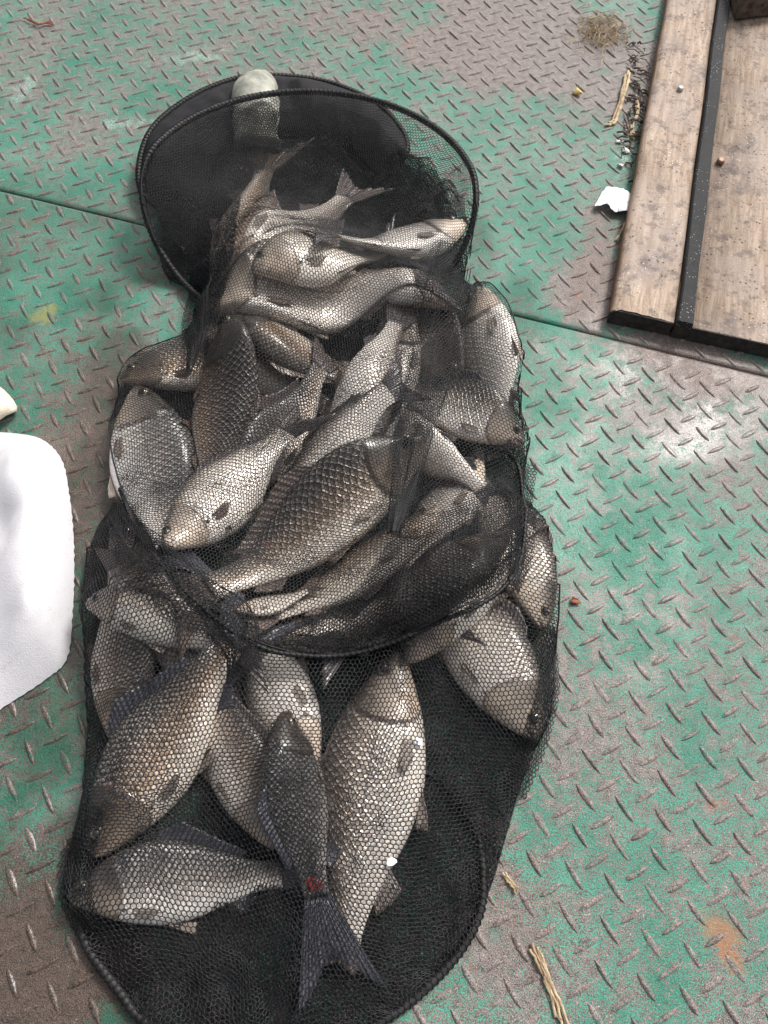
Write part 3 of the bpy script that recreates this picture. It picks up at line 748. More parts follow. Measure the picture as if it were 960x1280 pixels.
FISH = [
 # lower bag, bottom layer first
 dict(head=(150, 655), tail=(262, 880), roll=165, label='brown carp whose flank shows below the left-facing carp, under the bluish fold', tone=0.3, warm=.8),
 dict(head=(143, 922), tail=(152, 715), roll=15, label='carp lying head down at the left rim with its snout beside the wet plate', tone=0.3, warm=.5, depth=.42),
 dict(head=(395, 960), tail=(302, 765), roll=190, label='pale carp partly hidden above the black-backed carp', tone=1.0, warm=.35),
 dict(head=(340, 1062), tail=(258, 850), roll=18, label='small carp pointing head down with its dark eye beside the grey horizontal carp', tone=0.65, warm=.55, depth=.38),
 dict(head=(670, 924), tail=(540, 690), roll=16, label='pale carp head with dark eye lowest at the right rim of the net', tone=1.0, warm=.4, depth=.40),
 dict(head=(687, 784), tail=(600, 590), roll=16, label='carp head with dark eye poking from the right side below the fold', tone=0.95, warm=.55, depth=.38),
 dict(head=(330, 795), tail=(545, 775), roll=195, label='carp whose pale belly line shows just below the middle ring', tone=.8, warm=.4, depth=.34),
 dict(head=(98, 738), tail=(300, 806), roll=160, label='slim carp facing left with its snout furthest out on the left rim', tone=0.75, warm=.45, depth=.33),
 dict(head=(108, 1068), tail=(290, 815), roll=163, label='large bronze carp slanting head down at the lower left of the net', tone=0.38, warm=0.85, depth=.41, spread=0.9, finwarm=0.0, tl=1.35),
 dict(head=(82, 1118), tail=(352, 1092), roll=170, label='grey carp lying crosswise lowest on the left with a pinkish fin', tone=0.5, warm=.05, depth=.37, spread=1.0),
 dict(head=(500, 816), tail=(428, 1188), roll=-8, label='big pale large-scaled carp lying head up in the bottom of the net', tone=0.78, warm=0.6, depth=.37, spread=.8, tl=0.3),
 dict(head=(354, 888), tail=(394, 1120), roll=62, label='black-backed carp with bluish tail lying back up beside the big pale carp', tone=-0.5, warm=.0, depth=.42, fat=1.15, spread=1.0, tl=2.3, twist=-55.0),
 dict(head=(503, 820), tail=(655, 650), roll=170, label='carp with reddish snout emerging below the middle ring above the big pale carp', tone=.6, warm=.45, tl=0.45),
 # upper section
 dict(head=(168, 482), tail=(216, 700), roll=172, label='dull grey carp lying upright at the left edge of the upper heap', tone=0.55, warm=.0, depth=.42),
 dict(head=(602, 356), tail=(624, 545), roll=-48, label='white-bellied carp at the right edge below the upper ring', tone=1.0, warm=.4, depth=.40, tl=0.5),
 dict(head=(632, 668), tail=(428, 790), roll=160, label='dark carp under the doubled netting right above the middle ring', tone=.35, warm=.3, depth=.38),
 dict(head=(602, 572), tail=(498, 724), roll=-35, label='white-bellied carp below the carp facing right', tone=.98, warm=.35, depth=0.44),
 dict(head=(550, 652), tail=(345, 775), roll=-15, label='brownish carp with pale flank under the large central carp', tone=.75, warm=.85, depth=.34),
 dict(head=(566, 486), tail=(470, 318), roll=25, label='shaded carp behind the gathered net right of the pale wedge, near the neck', tone=.6, warm=.5, depth=.40),
 dict(head=(478, 498), tail=(596, 628), roll=-40, label='carp showing a white belly strip between the central carp and the one facing right', tone=1.0, warm=.3, depth=.36, tl=0.5),
 dict(head=(657, 552), tail=(490, 485), roll=18, label='grey-backed carp facing right at the right edge of the heap', tone=0.8, warm=0.25, depth=.42),
 dict(head=(150, 474), tail=(345, 425), roll=178, label='brown carp head with shining eye facing left at the top left of the heap', tone=0.2, warm=.85, depth=.42),
 dict(head=(255, 415), tail=(408, 505), roll=170, label='orange-brown carp with bluish tail beside the dark upright carp', tone=0.5, warm=1.0, depth=.38),
 dict(head=(290, 405), tail=(452, 478), roll=10, label='bronze carp showing a narrow flank under the horizontal pale carp', tone=0.55, warm=1.0, depth=.38),
 dict(head=(292, 420), tail=(262, 618), roll=140, label='dark brown large-scaled carp standing upright in the heap with shiny back', tone=0.15, warm=.85, depth=.44, fat=1.05),
 dict(head=(505, 392), tail=(468, 560), roll=20, label='greyish carp in the shade of the folded net, right of the pale wedge', tone=.6, warm=.35),
 dict(head=(412, 585), tail=(494, 408), roll=-30, label='pale wedge-shaped carp with its narrow end up near the heap centre', tone=.95, warm=.35, depth=.36),
 dict(head=(352, 622), tail=(482, 508), roll=170, label='silvery carp just above the large central carp', tone=0.95, warm=.25, depth=.40),
 dict(head=(296, 610), tail=(405, 468), roll=150, label='dark carp glimpsed in the gap between the cream-bellied and the silvery carp', tone=.3, warm=.5, depth=.38),
 dict(head=(208, 694), tail=(356, 550), roll=196, label='cream-bellied carp slanting down left beside the large central carp', tone=1.0, warm=0.45, depth=0.44),
 dict(head=(296, 772), tail=(385, 742), roll=200, label='small pale-bellied carp peeping out at the left end of the middle ring', tone=1.0, warm=.6, depth=.42),
 dict(head=(530, 556), tail=(266, 746), roll=14, label='large bronze-grey carp lying diagonally in the centre of the heap', tone=0.45, warm=0.7, depth=0.315),
 # top, inside the mouth
 dict(head=(280, 375), tail=(326, 208), roll=10, label='brown carp tail deep in the dark of the net mouth', tone=.6, warm=1.0, depth=.34, spread=.9, lift=0.012, tl=1.2),
 dict(head=(300, 372), tail=(428, 240), roll=5, label='carp with forked tail raised inside the upper ring', tone=0.75, warm=.6, depth=.40, spread=.9, lift=0.012),
 dict(head=(566, 402), tail=(410, 330), roll=-25, label='carp crossing under the gathered net below the white carp with open gill', tone=.85, warm=.45, depth=.36),
 dict(head=(252, 388), tail=(512, 378), roll=176, label='pale carp lying crosswise at the top of the heap, facing left', tone=0.95, warm=.45, depth=.40),
 dict(head=(322, 362), tail=(482, 288), roll=190, label='pale carp lying above the crosswise one, with its head lower left', tone=0.95, warm=.6, depth=0.48),
 dict(head=(584, 268), tail=(420, 338), roll=-22, label='white carp with open gill pointing right below the upper ring', tone=1.0, warm=.3, depth=.40),
]
for k in FISH: lay_fish(**k)

# ------------------------------------------------------------------ keep net
net = bpy.data.objects.new('keep_net', None); C.objects.link(net); net.location = (*at(390, 700)[:2], 0)
tag(net, 'black hexagonal-mesh keep net with hoops drawn over a heap of carp', 'keep net')
def adopt(o): 
    o.parent = net; o.matrix_parent_inverse = Matrix.Translation(net.location).inverted(); return o

HFG = grow(HF)
PX, PY = np.meshgrid(gx, gy)
def drape(mask, obst, edge, sag=2.2e-5, iters=700):
    """membrane pulled tight over the obstacle; outside the mask it is fixed at the edge height"""
    h = np.where(mask, np.maximum(obst, blur(obst, .02)), edge)
    for i in range(iters):
        a = np.pad(h, 1, mode='edge')
        m = .25 * (a[:-2, 1:-1] + a[2:, 1:-1] + a[1:-1, :-2] + a[1:-1, 2:]) - sag
        h = np.where(mask, np.maximum(m, obst), edge)
    return h

def honeycomb(x0, x1, y0, y1, p):
    e = p / math.sqrt(3); ni = int((x1 - x0) / p) + 2; nj = int((y1 - y0) / (1.5 * e)) + 2
    I, J = np.meshgrid(np.arange(ni), np.arange(nj))
    ax_ = x0 + I * p + (J % 2) * p / 2; ay_ = y0 + J * 1.5 * e
    A = np.stack([ax_, ay_], -1); Bn = A + np.array([0, e]); nA = ni * nj
    ida = (J * ni + I); idb = ida + nA
    E = [np.stack([ida.ravel(), idb.ravel()], 1)]
    nxt = np.minimum(J + 1, nj - 1)
    d = np.where(J % 2 == 0, -1, 1)
    ok = (J + 1 < nj)
    E.append(np.stack([idb[ok], (nxt * ni + I)[ok]], 1))
    I2 = I + d; ok2 = ok & (I2 >= 0) & (I2 < ni)
    E.append(np.stack([idb[ok2], (nxt * ni + np.clip(I2, 0, ni - 1))[ok2]], 1))
    return np.vstack([A.reshape(-1, 2), Bn.reshape(-1, 2)]), np.vstack(E), e

def strands(name, P, E, r, nrm=None, mat=None):
    A = P[E[:, 0]]; B = P[E[:, 1]]; d = B - A; ln = np.linalg.norm(d, axis=1); ok = (ln > 2e-4) & (ln < .02)
    A, B, d, ln = A[ok], B[ok], d[ok], ln[ok]; d = d / ln[:, None]
    up = np.array([0, 0, 1.0]) if nrm is None else (nrm[E[:, 0]] + nrm[E[:, 1]])[ok]
    s = np.cross(d, up); s /= np.linalg.norm(s, axis=1)[:, None] + 1e-9
    n = np.cross(s, d)
    rr = r
    A = A - d * rr * .5; B = B + d * rr * .5
    V = np.stack([A + s * rr - n * rr * .35, A - s * rr - n * rr * .35, A + n * rr * .85, B + s * rr - n * rr * .35, B - s * rr - n * rr * .35, B + n * rr * .85], 1).reshape(-1, 3)
    k = np.arange(len(A))[:, None] * 6
    Q = np.concatenate([k + np.array([[0, 1, 4, 3]]), k + np.array([[1, 2, 5, 4]]), k + np.array([[2, 0, 3, 5]])])
    o = quad_mesh(name, V, Q, mat or M['net'])
    o['kind'] = 'stuff'
    return adopt(o)

def fnoise(x, y, k, seed):
    r = np.random.default_rng(seed); out = np.zeros_like(x)
    for i in range(7):
        a = r.uniform(0, 2 * math.pi); f = k * r.uniform(.6, 1.7); out += np.sin((x * math.cos(a) + y * math.sin(a)) * f + r.uniform(0, 6.3))
    return out / 2.6

def sheet(name, poly_w, H, pitch, rot, r, relax=170, gather=0.0, squeeze=1.0, ripple=0.0, seed=1, zoff=0.0, stretch=1.0):
    """hexagonal netting lying on height field H inside world polygon; slack taken up on the slopes so that sides look dense"""
    c, s = math.cos(rot), math.sin(rot); W = np.array(poly_w)[:, :2]; R = W @ np.array([[c, -s], [s, c]])
    lo = R.min(0) - .03; hi = R.max(0) + .03
    P2, E, e = honeycomb(lo[0], hi[0] , lo[1], hi[1], pitch * squeeze)
    P2[:, 1] = lo[1] + (P2[:, 1] - lo[1]) * stretch
    P = P2 @ np.array([[c, s], [-s, c]])
    P = P + gather * np.stack([fnoise(P[:, 0], P[:, 1], 30, seed), fnoise(P[:, 0], P[:, 1], 30, seed + 50)], 1) + gather * .25 * np.stack([fnoise(P[:, 0], P[:, 1], 110, seed + 7), fnoise(P[:, 0], P[:, 1], 110, seed + 57)], 1)
    P = P + rng.normal(0, pitch * .05, P.shape)
    deg = np.bincount(E.ravel(), minlength=len(P)).clip(1)[:, None]
    for it in range(relax):
        z = samp(H, P[:, 0], P[:, 1]); A, B = E[:, 0], E[:, 1]
        d = P[B] - P[A]; dz = z[B] - z[A]; l = np.sqrt((d * d).sum(1) + dz * dz) + 1e-9
        over = np.clip((l - e * 1.06) / l, -.04, .7)[:, None] * d * .5
        mv = np.stack([np.bincount(A, over[:, k], len(P)) - np.bincount(B, over[:, k], len(P)) for k in (0, 1)], 1)
        P = P + mv / deg * 1.4
    keep = inside(poly_w, P[:, 0], P[:, 1]); E = E[keep[E[:, 0]] & keep[E[:, 1]]]
    z = samp(H, P[:, 0], P[:, 1]) + .0012 + zoff
    if ripple: z = z + ripple * (1 + fnoise(P[:, 0], P[:, 1], 120, seed + 9)) * .5
    z = z + rng.normal(0, .00025, len(z))
    ep = GS
    gxn = (samp(H, P[:, 0] + ep, P[:, 1]) - samp(H, P[:, 0] - ep, P[:, 1])) / (2 * ep)
    gyn = (samp(H, P[:, 0], P[:, 1] + ep) - samp(H, P[:, 0], P[:, 1] - ep)) / (2 * ep)
    nr_ = np.stack([-gxn, -gyn, np.ones_like(gxn)], 1); nr_ /= np.linalg.norm(nr_, axis=1)[:, None]
    return strands(name, np.column_stack([P, z]), E, r, nr_)

def wpoly(L): return [tuple(at(p[0], p[1], p[2] if len(p) > 2 else .012)) for p in L]
PITCH, RAD = .0041, .00045
UPITCH = .0036

LOW = [(96, 738, .02), (104, 800), (108, 900), (100, 1010), (76, 1095), (86, 1140), (102, 1162, .004), (150, 1240, .004), (195, 1288, .004), (330, 1345, .004), (465, 1286, .004), (542, 1228, .004),
       (590, 1168, .004), (616, 1100, .006), (652, 980), (692, 880), (697, 800), (694, 720), (676, 650), (650, 620, .03), (640, 690, .04), (600, 735, .05), (540, 765, .055), (450, 790, .055), (320, 782, .055), (268, 755, .05), (215, 705, .05), (165, 640, .03), (140, 622, .02), (122, 650), (102, 695, .02)]
lowp = wpoly(LOW)
low_mask = inside(lowp, PX, PY)
edgeH = np.zeros_like(HF) + .003
H1 = drape(low_mask, np.maximum(HFG, .003), edgeH)
sheet('netting', lowp, H1, PITCH, math.radians(8), RAD, gather=.0055, squeeze=.96, seed=3)
# floor of the bag and crumpled doubled layers under and beside the fish
H0 = np.full_like(HF, .0030)
sheet('netting', lowp, H0, PITCH, math.radians(-22), RAD * 1.1, relax=0, gather=.006, squeeze=.85, ripple=.004, seed=11)
BOT = [(92, 1150), (150, 1240), (195, 1288), (330, 1345), (465, 1286), (542, 1228), (590, 1168), (616, 1100), (652, 980), (690, 880), (640, 850), (560, 830), (400, 860), (300, 900), (230, 1050), (120, 1080)]
sheet('netting', wpoly([(a, b, .006) for a, b in BOT]), H0, PITCH, math.radians(35), RAD * 1.1, relax=0, gather=.008, squeeze=.95, ripple=.007, zoff=.003, seed=21)

# upper section: ring pose
RB = (at(598, 226, .10) - at(170, 216, .10)); RBr = np.linalg.norm(RB) / 2
RBc = at(384, 232, .095)
def ring_pts(c, r, tilt_x, tilt_y, n=120, ph0=0.0):
    a = np.linspace(0, 2 * math.pi, n, endpoint=False) + ph0
    return np.stack([c[0] + r * np.cos(a), c[1] + r * np.sin(a) * math.cos(tilt_x), c[2] + r * np.sin(a) * math.sin(tilt_x) + r * np.cos(a) * math.sin(tilt_y)], 1)
ringB = ring_pts(RBc, RBr, math.radians(-5), math.radians(1))
dr = np.clip((RBc[1] + .05 - ringB[:, 1]) / (RBr * .9), 0, 1) ** 1.3
ringB[:, 2] -= dr * (ringB[:, 2] - .012); ringB[:, 1] += dr * .05
H2o = H1.copy()
UPP = [(172, 235, .09), (188, 272, .10), (236, 300, .09), (243, 345, .05), (242, 395, .03), (232, 425, .02), (160, 452, .018), (142, 500, .012), (143, 560, .012), (152, 610, .02), (178, 672, .03), (226, 738, .05),
       (268, 782, .055), (312, 803, .055), (380, 816, .055), (450, 812, .055), (540, 788, .055), (604, 760, .05), (640, 720, .04), (652, 650, .03), (658, 600, .02), (660, 556, .02), (645, 480, .015), (628, 400, .02),
       (608, 362, .02), (592, 330, .06), (592, 290, .10), (600, 240, .10)]
ang = np.linspace(math.radians(0), math.radians(180), 40)
arcB = [tuple(RBc + np.array([RBr * math.cos(a), RBr * math.sin(a) * math.cos(math.radians(-5)), RBr * math.sin(a) * math.sin(math.radians(-5))])) for a in ang]
uppp = wpoly(UPP) + arcB
upp_mask = inside(uppp, PX, PY)
ob2 = np.maximum(H1 * low_mask, HFG) + .0015
rim = np.zeros_like(HF)
rb = spline(np.vstack([ringB, ringB[:1]]), 1200); splat(rim, rb[:, 0], rb[:, 1], rb[:, 2])
rim = grow(grow(rim))
back = PY > RBc[1] - .06
ob2 = np.maximum(ob2, np.where(back, rim, 0))
H2 = drape(upp_mask, ob2, np.maximum(ob2, .003), sag=1.6e-5)
sheet('netting', uppp, H2, UPITCH, math.radians(-14), RAD * .86, gather=.006, squeeze=.97, seed=5)
# floor of the upper section
sheet('netting', uppp, H0, PITCH, math.radians(40), RAD * 1.2, relax=0, gather=.006, squeeze=.80, ripple=.004, seed=31)

def fold(name, path, widths, squeeze, H, ripple, r=RAD * .9, pitch=PITCH, seed=1, zoff=.002):
    """gathered band of netting along a path: the mesh is squeezed across so the threads pile up dark"""
    Pw = np.array([at(*p) for p in path]); cen = spline(Pw[:, :2], 200); wd = np.interp(np.linspace(0, 1, 200), np.linspace(0, 1, len(widths)), widths)
    L = np.concatenate([[0], np.cumsum(np.linalg.norm(np.diff(cen, axis=0), axis=1))]); T = np.gradient(cen, axis=0); T /= np.linalg.norm(T, axis=1)[:, None]
    Nn = np.stack([-T[:, 1], T[:, 0]], 1)
    wm = max(widths) / squeeze
    P2, E, e = honeycomb(-wm, wm, 0, L[-1], pitch)
    sfrac = np.interp(P2[:, 1], L, np.linspace(0, 199, 200)); i = np.clip(sfrac.astype(int), 0, 198); f = (sfrac - i)[:, None]
    ct = cen[i] * (1 - f) + cen[i + 1] * f; nn = Nn[i] * (1 - f) + Nn[i + 1] * f; ww = np.interp(P2[:, 1], L, wd)
    tt = P2[:, 0] / wm
    gn = vnoise(tt * 2.2 + seed * 7, P2[:, 1] * 9, 1.6, seed, 3) - .5
    lat = ww * (tt + .35 * gn)
    XY = ct + nn * lat[:, None] 
    z = samp(H, XY[:, 0], XY[:, 1]) + zoff + ripple * vnoise(tt * 1.5 + seed, P2[:, 1] * 6, 1.6, seed + 3, 1) * np.clip(1.3 - np.abs(tt), 0, 1)
    z = z - (zoff + .0025) * np.clip(np.abs(tt), 0, 1) ** 4
    z = np.maximum(z, .003)
    return strands(name, np.column_stack([XY, z]), E, r)
fold('net_fold', [(136, 625, .03), (172, 690, .05), (230, 745, .06), (285, 775, .06), (302, 822, .05), (290, 862, .04)], [.012, .022, .028, .026, .016, .004], .72, H2, .010, seed=2)
fold('net_fold', [(250, 300, .07), (246, 370, .05), (252, 425, .05), (244, 470, .04)], [.024, .026, .018, .008], .72, H2, .008, seed=3)
fold('net_fold', [(575, 280, .09), (560, 350, .08), (545, 420, .08), (525, 500, .09), (508, 580, .09), (492, 660, .08)], [.028, .034, .028, .020, .014, .006], .8, H2, .008, seed=4)
fold('net_fold', [(652, 560, .03), (648, 630, .035), (645, 690, .04), (636, 745, .04)], [.018, .016, .014, .006], .72, H2, .006, seed=5)
fold('net_fold', [(118, 1010, .02), (94, 1070, .015), (94, 1120, .012), (112, 1165, .006)], [.010, .016, .014, .01], .7, H1, .005, seed=6)
fold('net_fold', [(684, 790, .012), (684, 850, .012), (672, 910, .012), (642, 990, .008)], [.008, .012, .012, .01], .7, H1, .005, seed=7)
def hem_cord(poly, H, skip=lambda q: False):
    Q = np.array(poly); Q = np.vstack([Q, Q[:1]]); d = np.concatenate([[0], np.cumsum(np.linalg.norm(np.diff(Q[:, :2], axis=0), axis=1))])
    t = np.arange(0, d[-1], .003); X = np.interp(t, d, Q[:, 0]); Y = np.interp(t, d, Q[:, 1]); k = np.ones(9) / 9
    X = np.convolve(np.pad(X, 4, mode='wrap'), k, 'valid'); Y = np.convolve(np.pad(Y, 4, mode='wrap'), k, 'valid')
    P = np.column_stack([X, Y, samp(H, X, Y) + .0015]); E = np.stack([np.arange(len(P) - 1), np.arange(1, len(P))], 1)
    strands('hem_cord', P, E, .0009)
hem_cord(uppp, H2); hem_cord(lowp, H1)
# doubled panel over the lower right of the heap
DBL = [(505, 640, .09), (560, 640, .07), (640, 590, .04), (655, 640, .03), (645, 700, .04), (604, 757, .05), (540, 785, .055), (450, 809, .055), (340, 806, .055), (380, 760, .08), (450, 720, .09)]
sheet('netting', wpoly(DBL), H2, UPITCH, math.radians(30), RAD, relax=20, gather=.004, squeeze=.84, ripple=.004, zoff=.002, seed=41)
# dark double layer inside the mouth
H3 = H2 - .004
MOU = [(180, 240, .07), (200, 190, .07), (290, 140, .07), (420, 130, .07), (430, 160, .07), (340, 170, .07), (300, 215, .07), (292, 330, .07), (282, 365, .07), (255, 420, .05), (245, 360, .06), (236, 300, .07)]
sheet('netting', wpoly(MOU), H3, PITCH, math.radians(12), RAD * 1.1, relax=0, gather=.003, squeeze=.72, ripple=.002, seed=51)
MO2 = [(425, 133, .07), (470, 150, .07), (545, 215, .07), (565, 258, .07), (520, 240, .07), (490, 215, .07), (440, 165, .07)]
MO3 = [(190, 250, .05), (210, 170, .05), (300, 125, .06), (420, 130, .06), (520, 160, .05), (585, 215, .05), (590, 262, .05), (540, 285, .05), (470, 260, .05), (400, 215, .06), (340, 250, .06), (320, 340, .06), (260, 360, .05)]
sheet('netting', wpoly(MO3), H0, PITCH, math.radians(70), RAD * 1.2, relax=0, gather=.008, squeeze=.8, ripple=.02, zoff=.004, seed=53)
sheet('netting', wpoly(MO2), H3, PITCH, math.radians(55), RAD * 1.1, relax=0, gather=.003, squeeze=.72, ripple=.002, seed=52)

def hoop(name, P, r, mat):
    v, f = tube_pts(P, r, 10, True); h = adopt(mesh_obj(name, v, f, mat, None, True))
    Q = spline(np.vstack([P, P[:1]]), 1000); T = np.gradient(Q, axis=0); T /= np.linalg.norm(T, axis=1)[:, None] + 1e-9
    A = np.cross(T, np.array([.13, .05, 1.0])); A /= np.linalg.norm(A, axis=1)[:, None]; B = np.cross(T, A)
    L = np.concatenate([[0], np.cumsum(np.linalg.norm(np.diff(Q, axis=0), axis=1))]); pts, E = [], []
    for k in range(4):
        a = L / .011 * 2 * math.pi * (1 if k % 2 else -1) + (k // 2) * 3.1416
        W = Q + (A * np.cos(a)[:, None] + B * np.sin(a)[:, None]) * (r * 1.06); i0 = len(pts) * len(Q); pts.append(W)
        E.append(np.stack([np.arange(len(Q) - 1), np.arange(1, len(Q))], 1) + i0)
    w_ = strands('hem_wrap', np.vstack(pts), np.vstack(E), .00062); w_.parent = h; w_.matrix_parent_inverse = Matrix.Identity(4); h['kind'] = 'thing'
    w_.matrix_parent_inverse = Matrix.Translation(net.location).inverted() @ Matrix.Translation(net.location) if False else Matrix.Identity(4)
    return h
hoop('hoop', ringB, .0036, M['hem'])
RAc = at(340, 205, .014)
ringA = cspline(np.array([at(*q) for q in ((178, 240, .02), (184, 172, .03), (232, 126, .035), (300, 98, .035), (375, 97, .03), (436, 112, .028), (485, 142, .026), (508, 190, .012), (450, 240, .01), (340, 262, .01), (240, 272, .012))]), 140)
hoop('hoop', ringA, .0038, M['hem'])
# bottom hoop lies on the plate, fitted through where it shows
cp = np.array([at(*q, .006) for q in ((102, 1162), (150, 1240), (195, 1286), (330, 1345), (465, 1284), (540, 1228), (588, 1168), (604, 1110), (590, 1030), (520, 960), (340, 930), (190, 985), (118, 1075), (102, 1162))])
hoop('hoop', cspline(cp[:-1], 140), .0035, M['hem'])
# middle hoop: front arc rests on the heap, its back runs down round the sides
fr = np.array([at(*q) for q in ((150, 612, .025), (178, 674, .035), (228, 740, .055), (312, 804, .055), (380, 817, .055), (450, 813, .055), (542, 788, .055), (606, 761, .05), (644, 715, .04), (655, 645, .03))])
fr = spline(fr, 90); fr[:, 2] = blur(H2, .012)[np.clip(((fr[:, 1] - GY0) / GS).astype(int), 0, ny - 1), np.clip(((fr[:, 0] - GX0) / GS).astype(int), 0, nx - 1)] + .001
bk = spline(np.array([fr[-1], (fr[-1] + np.array([-.03, .08, -.015])), np.array([*at(400, 560)[:2], .006]), (fr[0] + np.array([.03, .07, -.012])), fr[0]]), 60)[1:-1]
bk[:, 2] = np.maximum(bk[:, 2], .005)
hoop('hoop', np.vstack([fr, bk]), .0017, M['hem'])

# collar cloth between mouth hoop and upper hoop
na, nb = 140, 7; cv, cf = [], []
arcA = ringA[np.argsort([0 if pix(q)[1] < 172 + 60 * (pix(q)[0] < 200) else 1 for q in ringA], kind='stable')]
arcA = np.array([q for q in ringA if pix(q)[1] < 200 or pix(q)[0] < 200])
arcA = arcA[np.argsort(np.arctan2(arcA[:, 1] - RAc[1], arcA[:, 0] - RAc[0]) % (2 * math.pi))]
tt_ = np.linspace(0, len(arcA) - 1.001, na); ii = tt_.astype(int); arcA = arcA[ii] + (arcA[ii + 1] - arcA[ii]) * (tt_ - ii)[:, None]
for i, p0 in enumerate(arcA):
    t = math.atan2(p0[1] - RBc[1], p0[0] - RBc[0])
    p1 = np.array([p0[0] * .62 + RBc[0] * .38, p0[1] * .62 + RBc[1] * .38, .018])
    for j in range(nb):
        s_ = j / (nb - 1); q = p0 * (1 - s_) + p1 * s_
        q = q + np.array([0, 0, .030 * math.sin(math.pi * s_) * (.2 + float(vnoise(t * 4, s_ * 2, 1.9, 8, 3)))]); cv.append(q)
for i in range(na - 1):
    for j in range(nb - 1): cf.append((i * nb + j, (i + 1) * nb + j, (i + 1) * nb + j + 1, i * nb + j + 1))
col_o = adopt(mesh_obj('collar', cv, cf, M['collar'], None, True))
sm = col_o.modifiers.new('thickness', 'SOLIDIFY'); sm.thickness = .0015
# pale padded grip on the mouth hoop
g0_ = at(292, 128, .03); g1_ = at(338, 112, .05); g2_ = at(322, 178, .03)
gp = spline(np.array([at(326, 185, .022), at(322, 150, .040), at(318, 122, .045), at(318, 108, .030)]), 20)
gv, gf = tube_pts(gp, .030, 18, False, np.concatenate([np.full(13, 1.0), np.sqrt(1 - (np.arange(7) / 7.3) ** 2)]))
gv = np.array(gv); gn_ = np.stack([vnoise(gv[:, 0] * 40 + k * 3, gv[:, 1] * 40 + gv[:, 2] * 25, 1, 5 + k, 3) - .5 for k in range(3)], 1); gv = gv + gn_ * np.array([.012, .012, .006]); gv[:, 0] += .08 * (gv[:, 1] - gv[:, 1].mean()); adopt(mesh_obj('grip', gv, gf, M['grip'], None, True))

# ------------------------------------------------------------------ white towel, beige rag
TO = [(-120, 545), (-40, 534), (20, 536), (52, 545), (74, 570), (83, 612), (88, 660), (89, 710), (87, 760), (80, 818), (52, 846), (0, 880), (-80, 930), (-160, 800), (-170, 640)]
tw = spline(np.array([at(x, y, .012) for x, y in TO] + [at(*TO[0], .012)]), 140)[:-1]; cen = tw.mean(0)
tv_, tf_ = [], []; rings = 40
for i in range(rings + 1):
    s = 1 - (i / rings) ** 1.0 * .97
    for k, q in enumerate(tw):
        x = cen[0] + (q[0] - cen[0]) * s; y = cen[1] + (q[1] - cen[1]) * s
        z = .016 * (1 - s ** 6) + .010 * (1 - s) + .034 * (abs(math.sin(x * 30 + y * 9 + 2.2 + 1.2 * float(vnoise(x, y, 7, 2, 2)))) ** 1.6) * (1 - s ** 3) + .006 * math.sin(x * 90 - y * 40 + 1) * (1 - s ** 3) + .012 * (float(vnoise(x, y, 16, 3, 3)) - .5) * (1 - s ** 3) + .0022
        if i == 0:
            z = .0022; x += .0006 * math.sin(k * 2.7)
        tv_.append((x, y, z))
m = len(tw)
for i in range(rings):
    for k in range(m): tf_.append((i * m + k, i * m + (k + 1) % m, (i + 1) * m + (k + 1) % m, (i + 1) * m + k))
tf_.append(tuple(rings * m + k for k in range(m)))
to = mesh_obj('towel', tv_, tf_, M['towel'], None, True); tag(to, 'white towel with faint stains spread on the plate at the left edge', 'towel')
RG = at(-14, 512, .01); vs, fs = ball((RG[0], RG[1], .014), .026, .6, 28, 16)
vs = np.array([[x + .004 * math.sin(y * 150), y + .004 * math.sin(x * 130 + z * 100), max(.002, z + .004 * math.sin(x * 160 + y * 110) + .002 * math.sin(y * 330 + x * 90))] for x, y, z in vs])
rg_ = mesh_obj('rag', vs, fs, M['beige'], None, True); tag(rg_, 'small crumpled beige rag just above the white towel', 'rag')

# ------------------------------------------------------------------ litter on the plates
def stick(name, pts, r, mat, label, cat, n=24, taper=None, group=None):
    P = spline(np.array(pts), n); VV, FF = [], []; rs = np.random.default_rng(int(abs(pts[0][0]) * 1e5) + 3)
    for q in range(6):
        a = q * 1.05; t_ = np.linspace(0, 1, n); fr_ = .35 + 1.2 * np.abs(t_ - .5) ** 1.5 * rs.uniform(.5, 3)
        off = np.stack([np.cos(a) * fr_ * r, np.sin(a) * fr_ * r, .35 * np.sin(a + 1) * fr_ * r], 1) + np.stack([(vnoise(t_ * 5, t_ * 0 + q + k * 9, 1.5, k, 3) - .5) * r * 1.6 for k in range(3)], 1) * np.array([1, 1, .5])
        k0 = rs.integers(0, 5); W = (P + off)[k0:n - rs.integers(0, 5)]; W[:, 2] = np.maximum(W[:, 2], .0012)
        v, f = tube_pts(W, r * .42, 5, False); i0 = sum(len(x) for x in VV); VV.append(v); FF += [tuple(x + i0 for x in g) for g in f]
    o = mesh_obj(name, np.vstack(VV), FF, mat, None, True)
    return tag(o, label, cat, group)
stick('twig', [at(28, 23, .003), at(38, 26, .004), at(48, 30, .005), at(57, 28, .004), at(67, 30, .003)], .0018, M['twig'], 'thin red-brown twig on the green plate at the top left', 'twig')
stick('straw_stalk', [at(787, 90, .004), at(778, 120, .006), at(768, 150, .004), at(760, 156, .003)], .0042, M['straw'], 'thick pale straw stalk leaning along the board edge', 'straw')
stick('straw_stalk', [at(770, 302, .003), at(776, 290, .004), at(783, 278, .006)], .0016, M['straw'], 'short pale straw stub beside the board below the paper scrap', 'straw')
stick('straw_stalk', [at(668, 1186, .003), at(678, 1210, .004), at(690, 1240, .003), at(706, 1282, .003)], .0030, M['straw'], 'dry pale stalk lying on the green plate near the bottom edge', 'straw', taper=np.linspace(.5, 1.1, 24))
stick('straw_stalk', [at(630, 1095, .003), at(640, 1105, .003), at(648, 1118, .003)], .0020, M['straw'], 'short frayed straw bit right of the bottom hoop', 'straw')
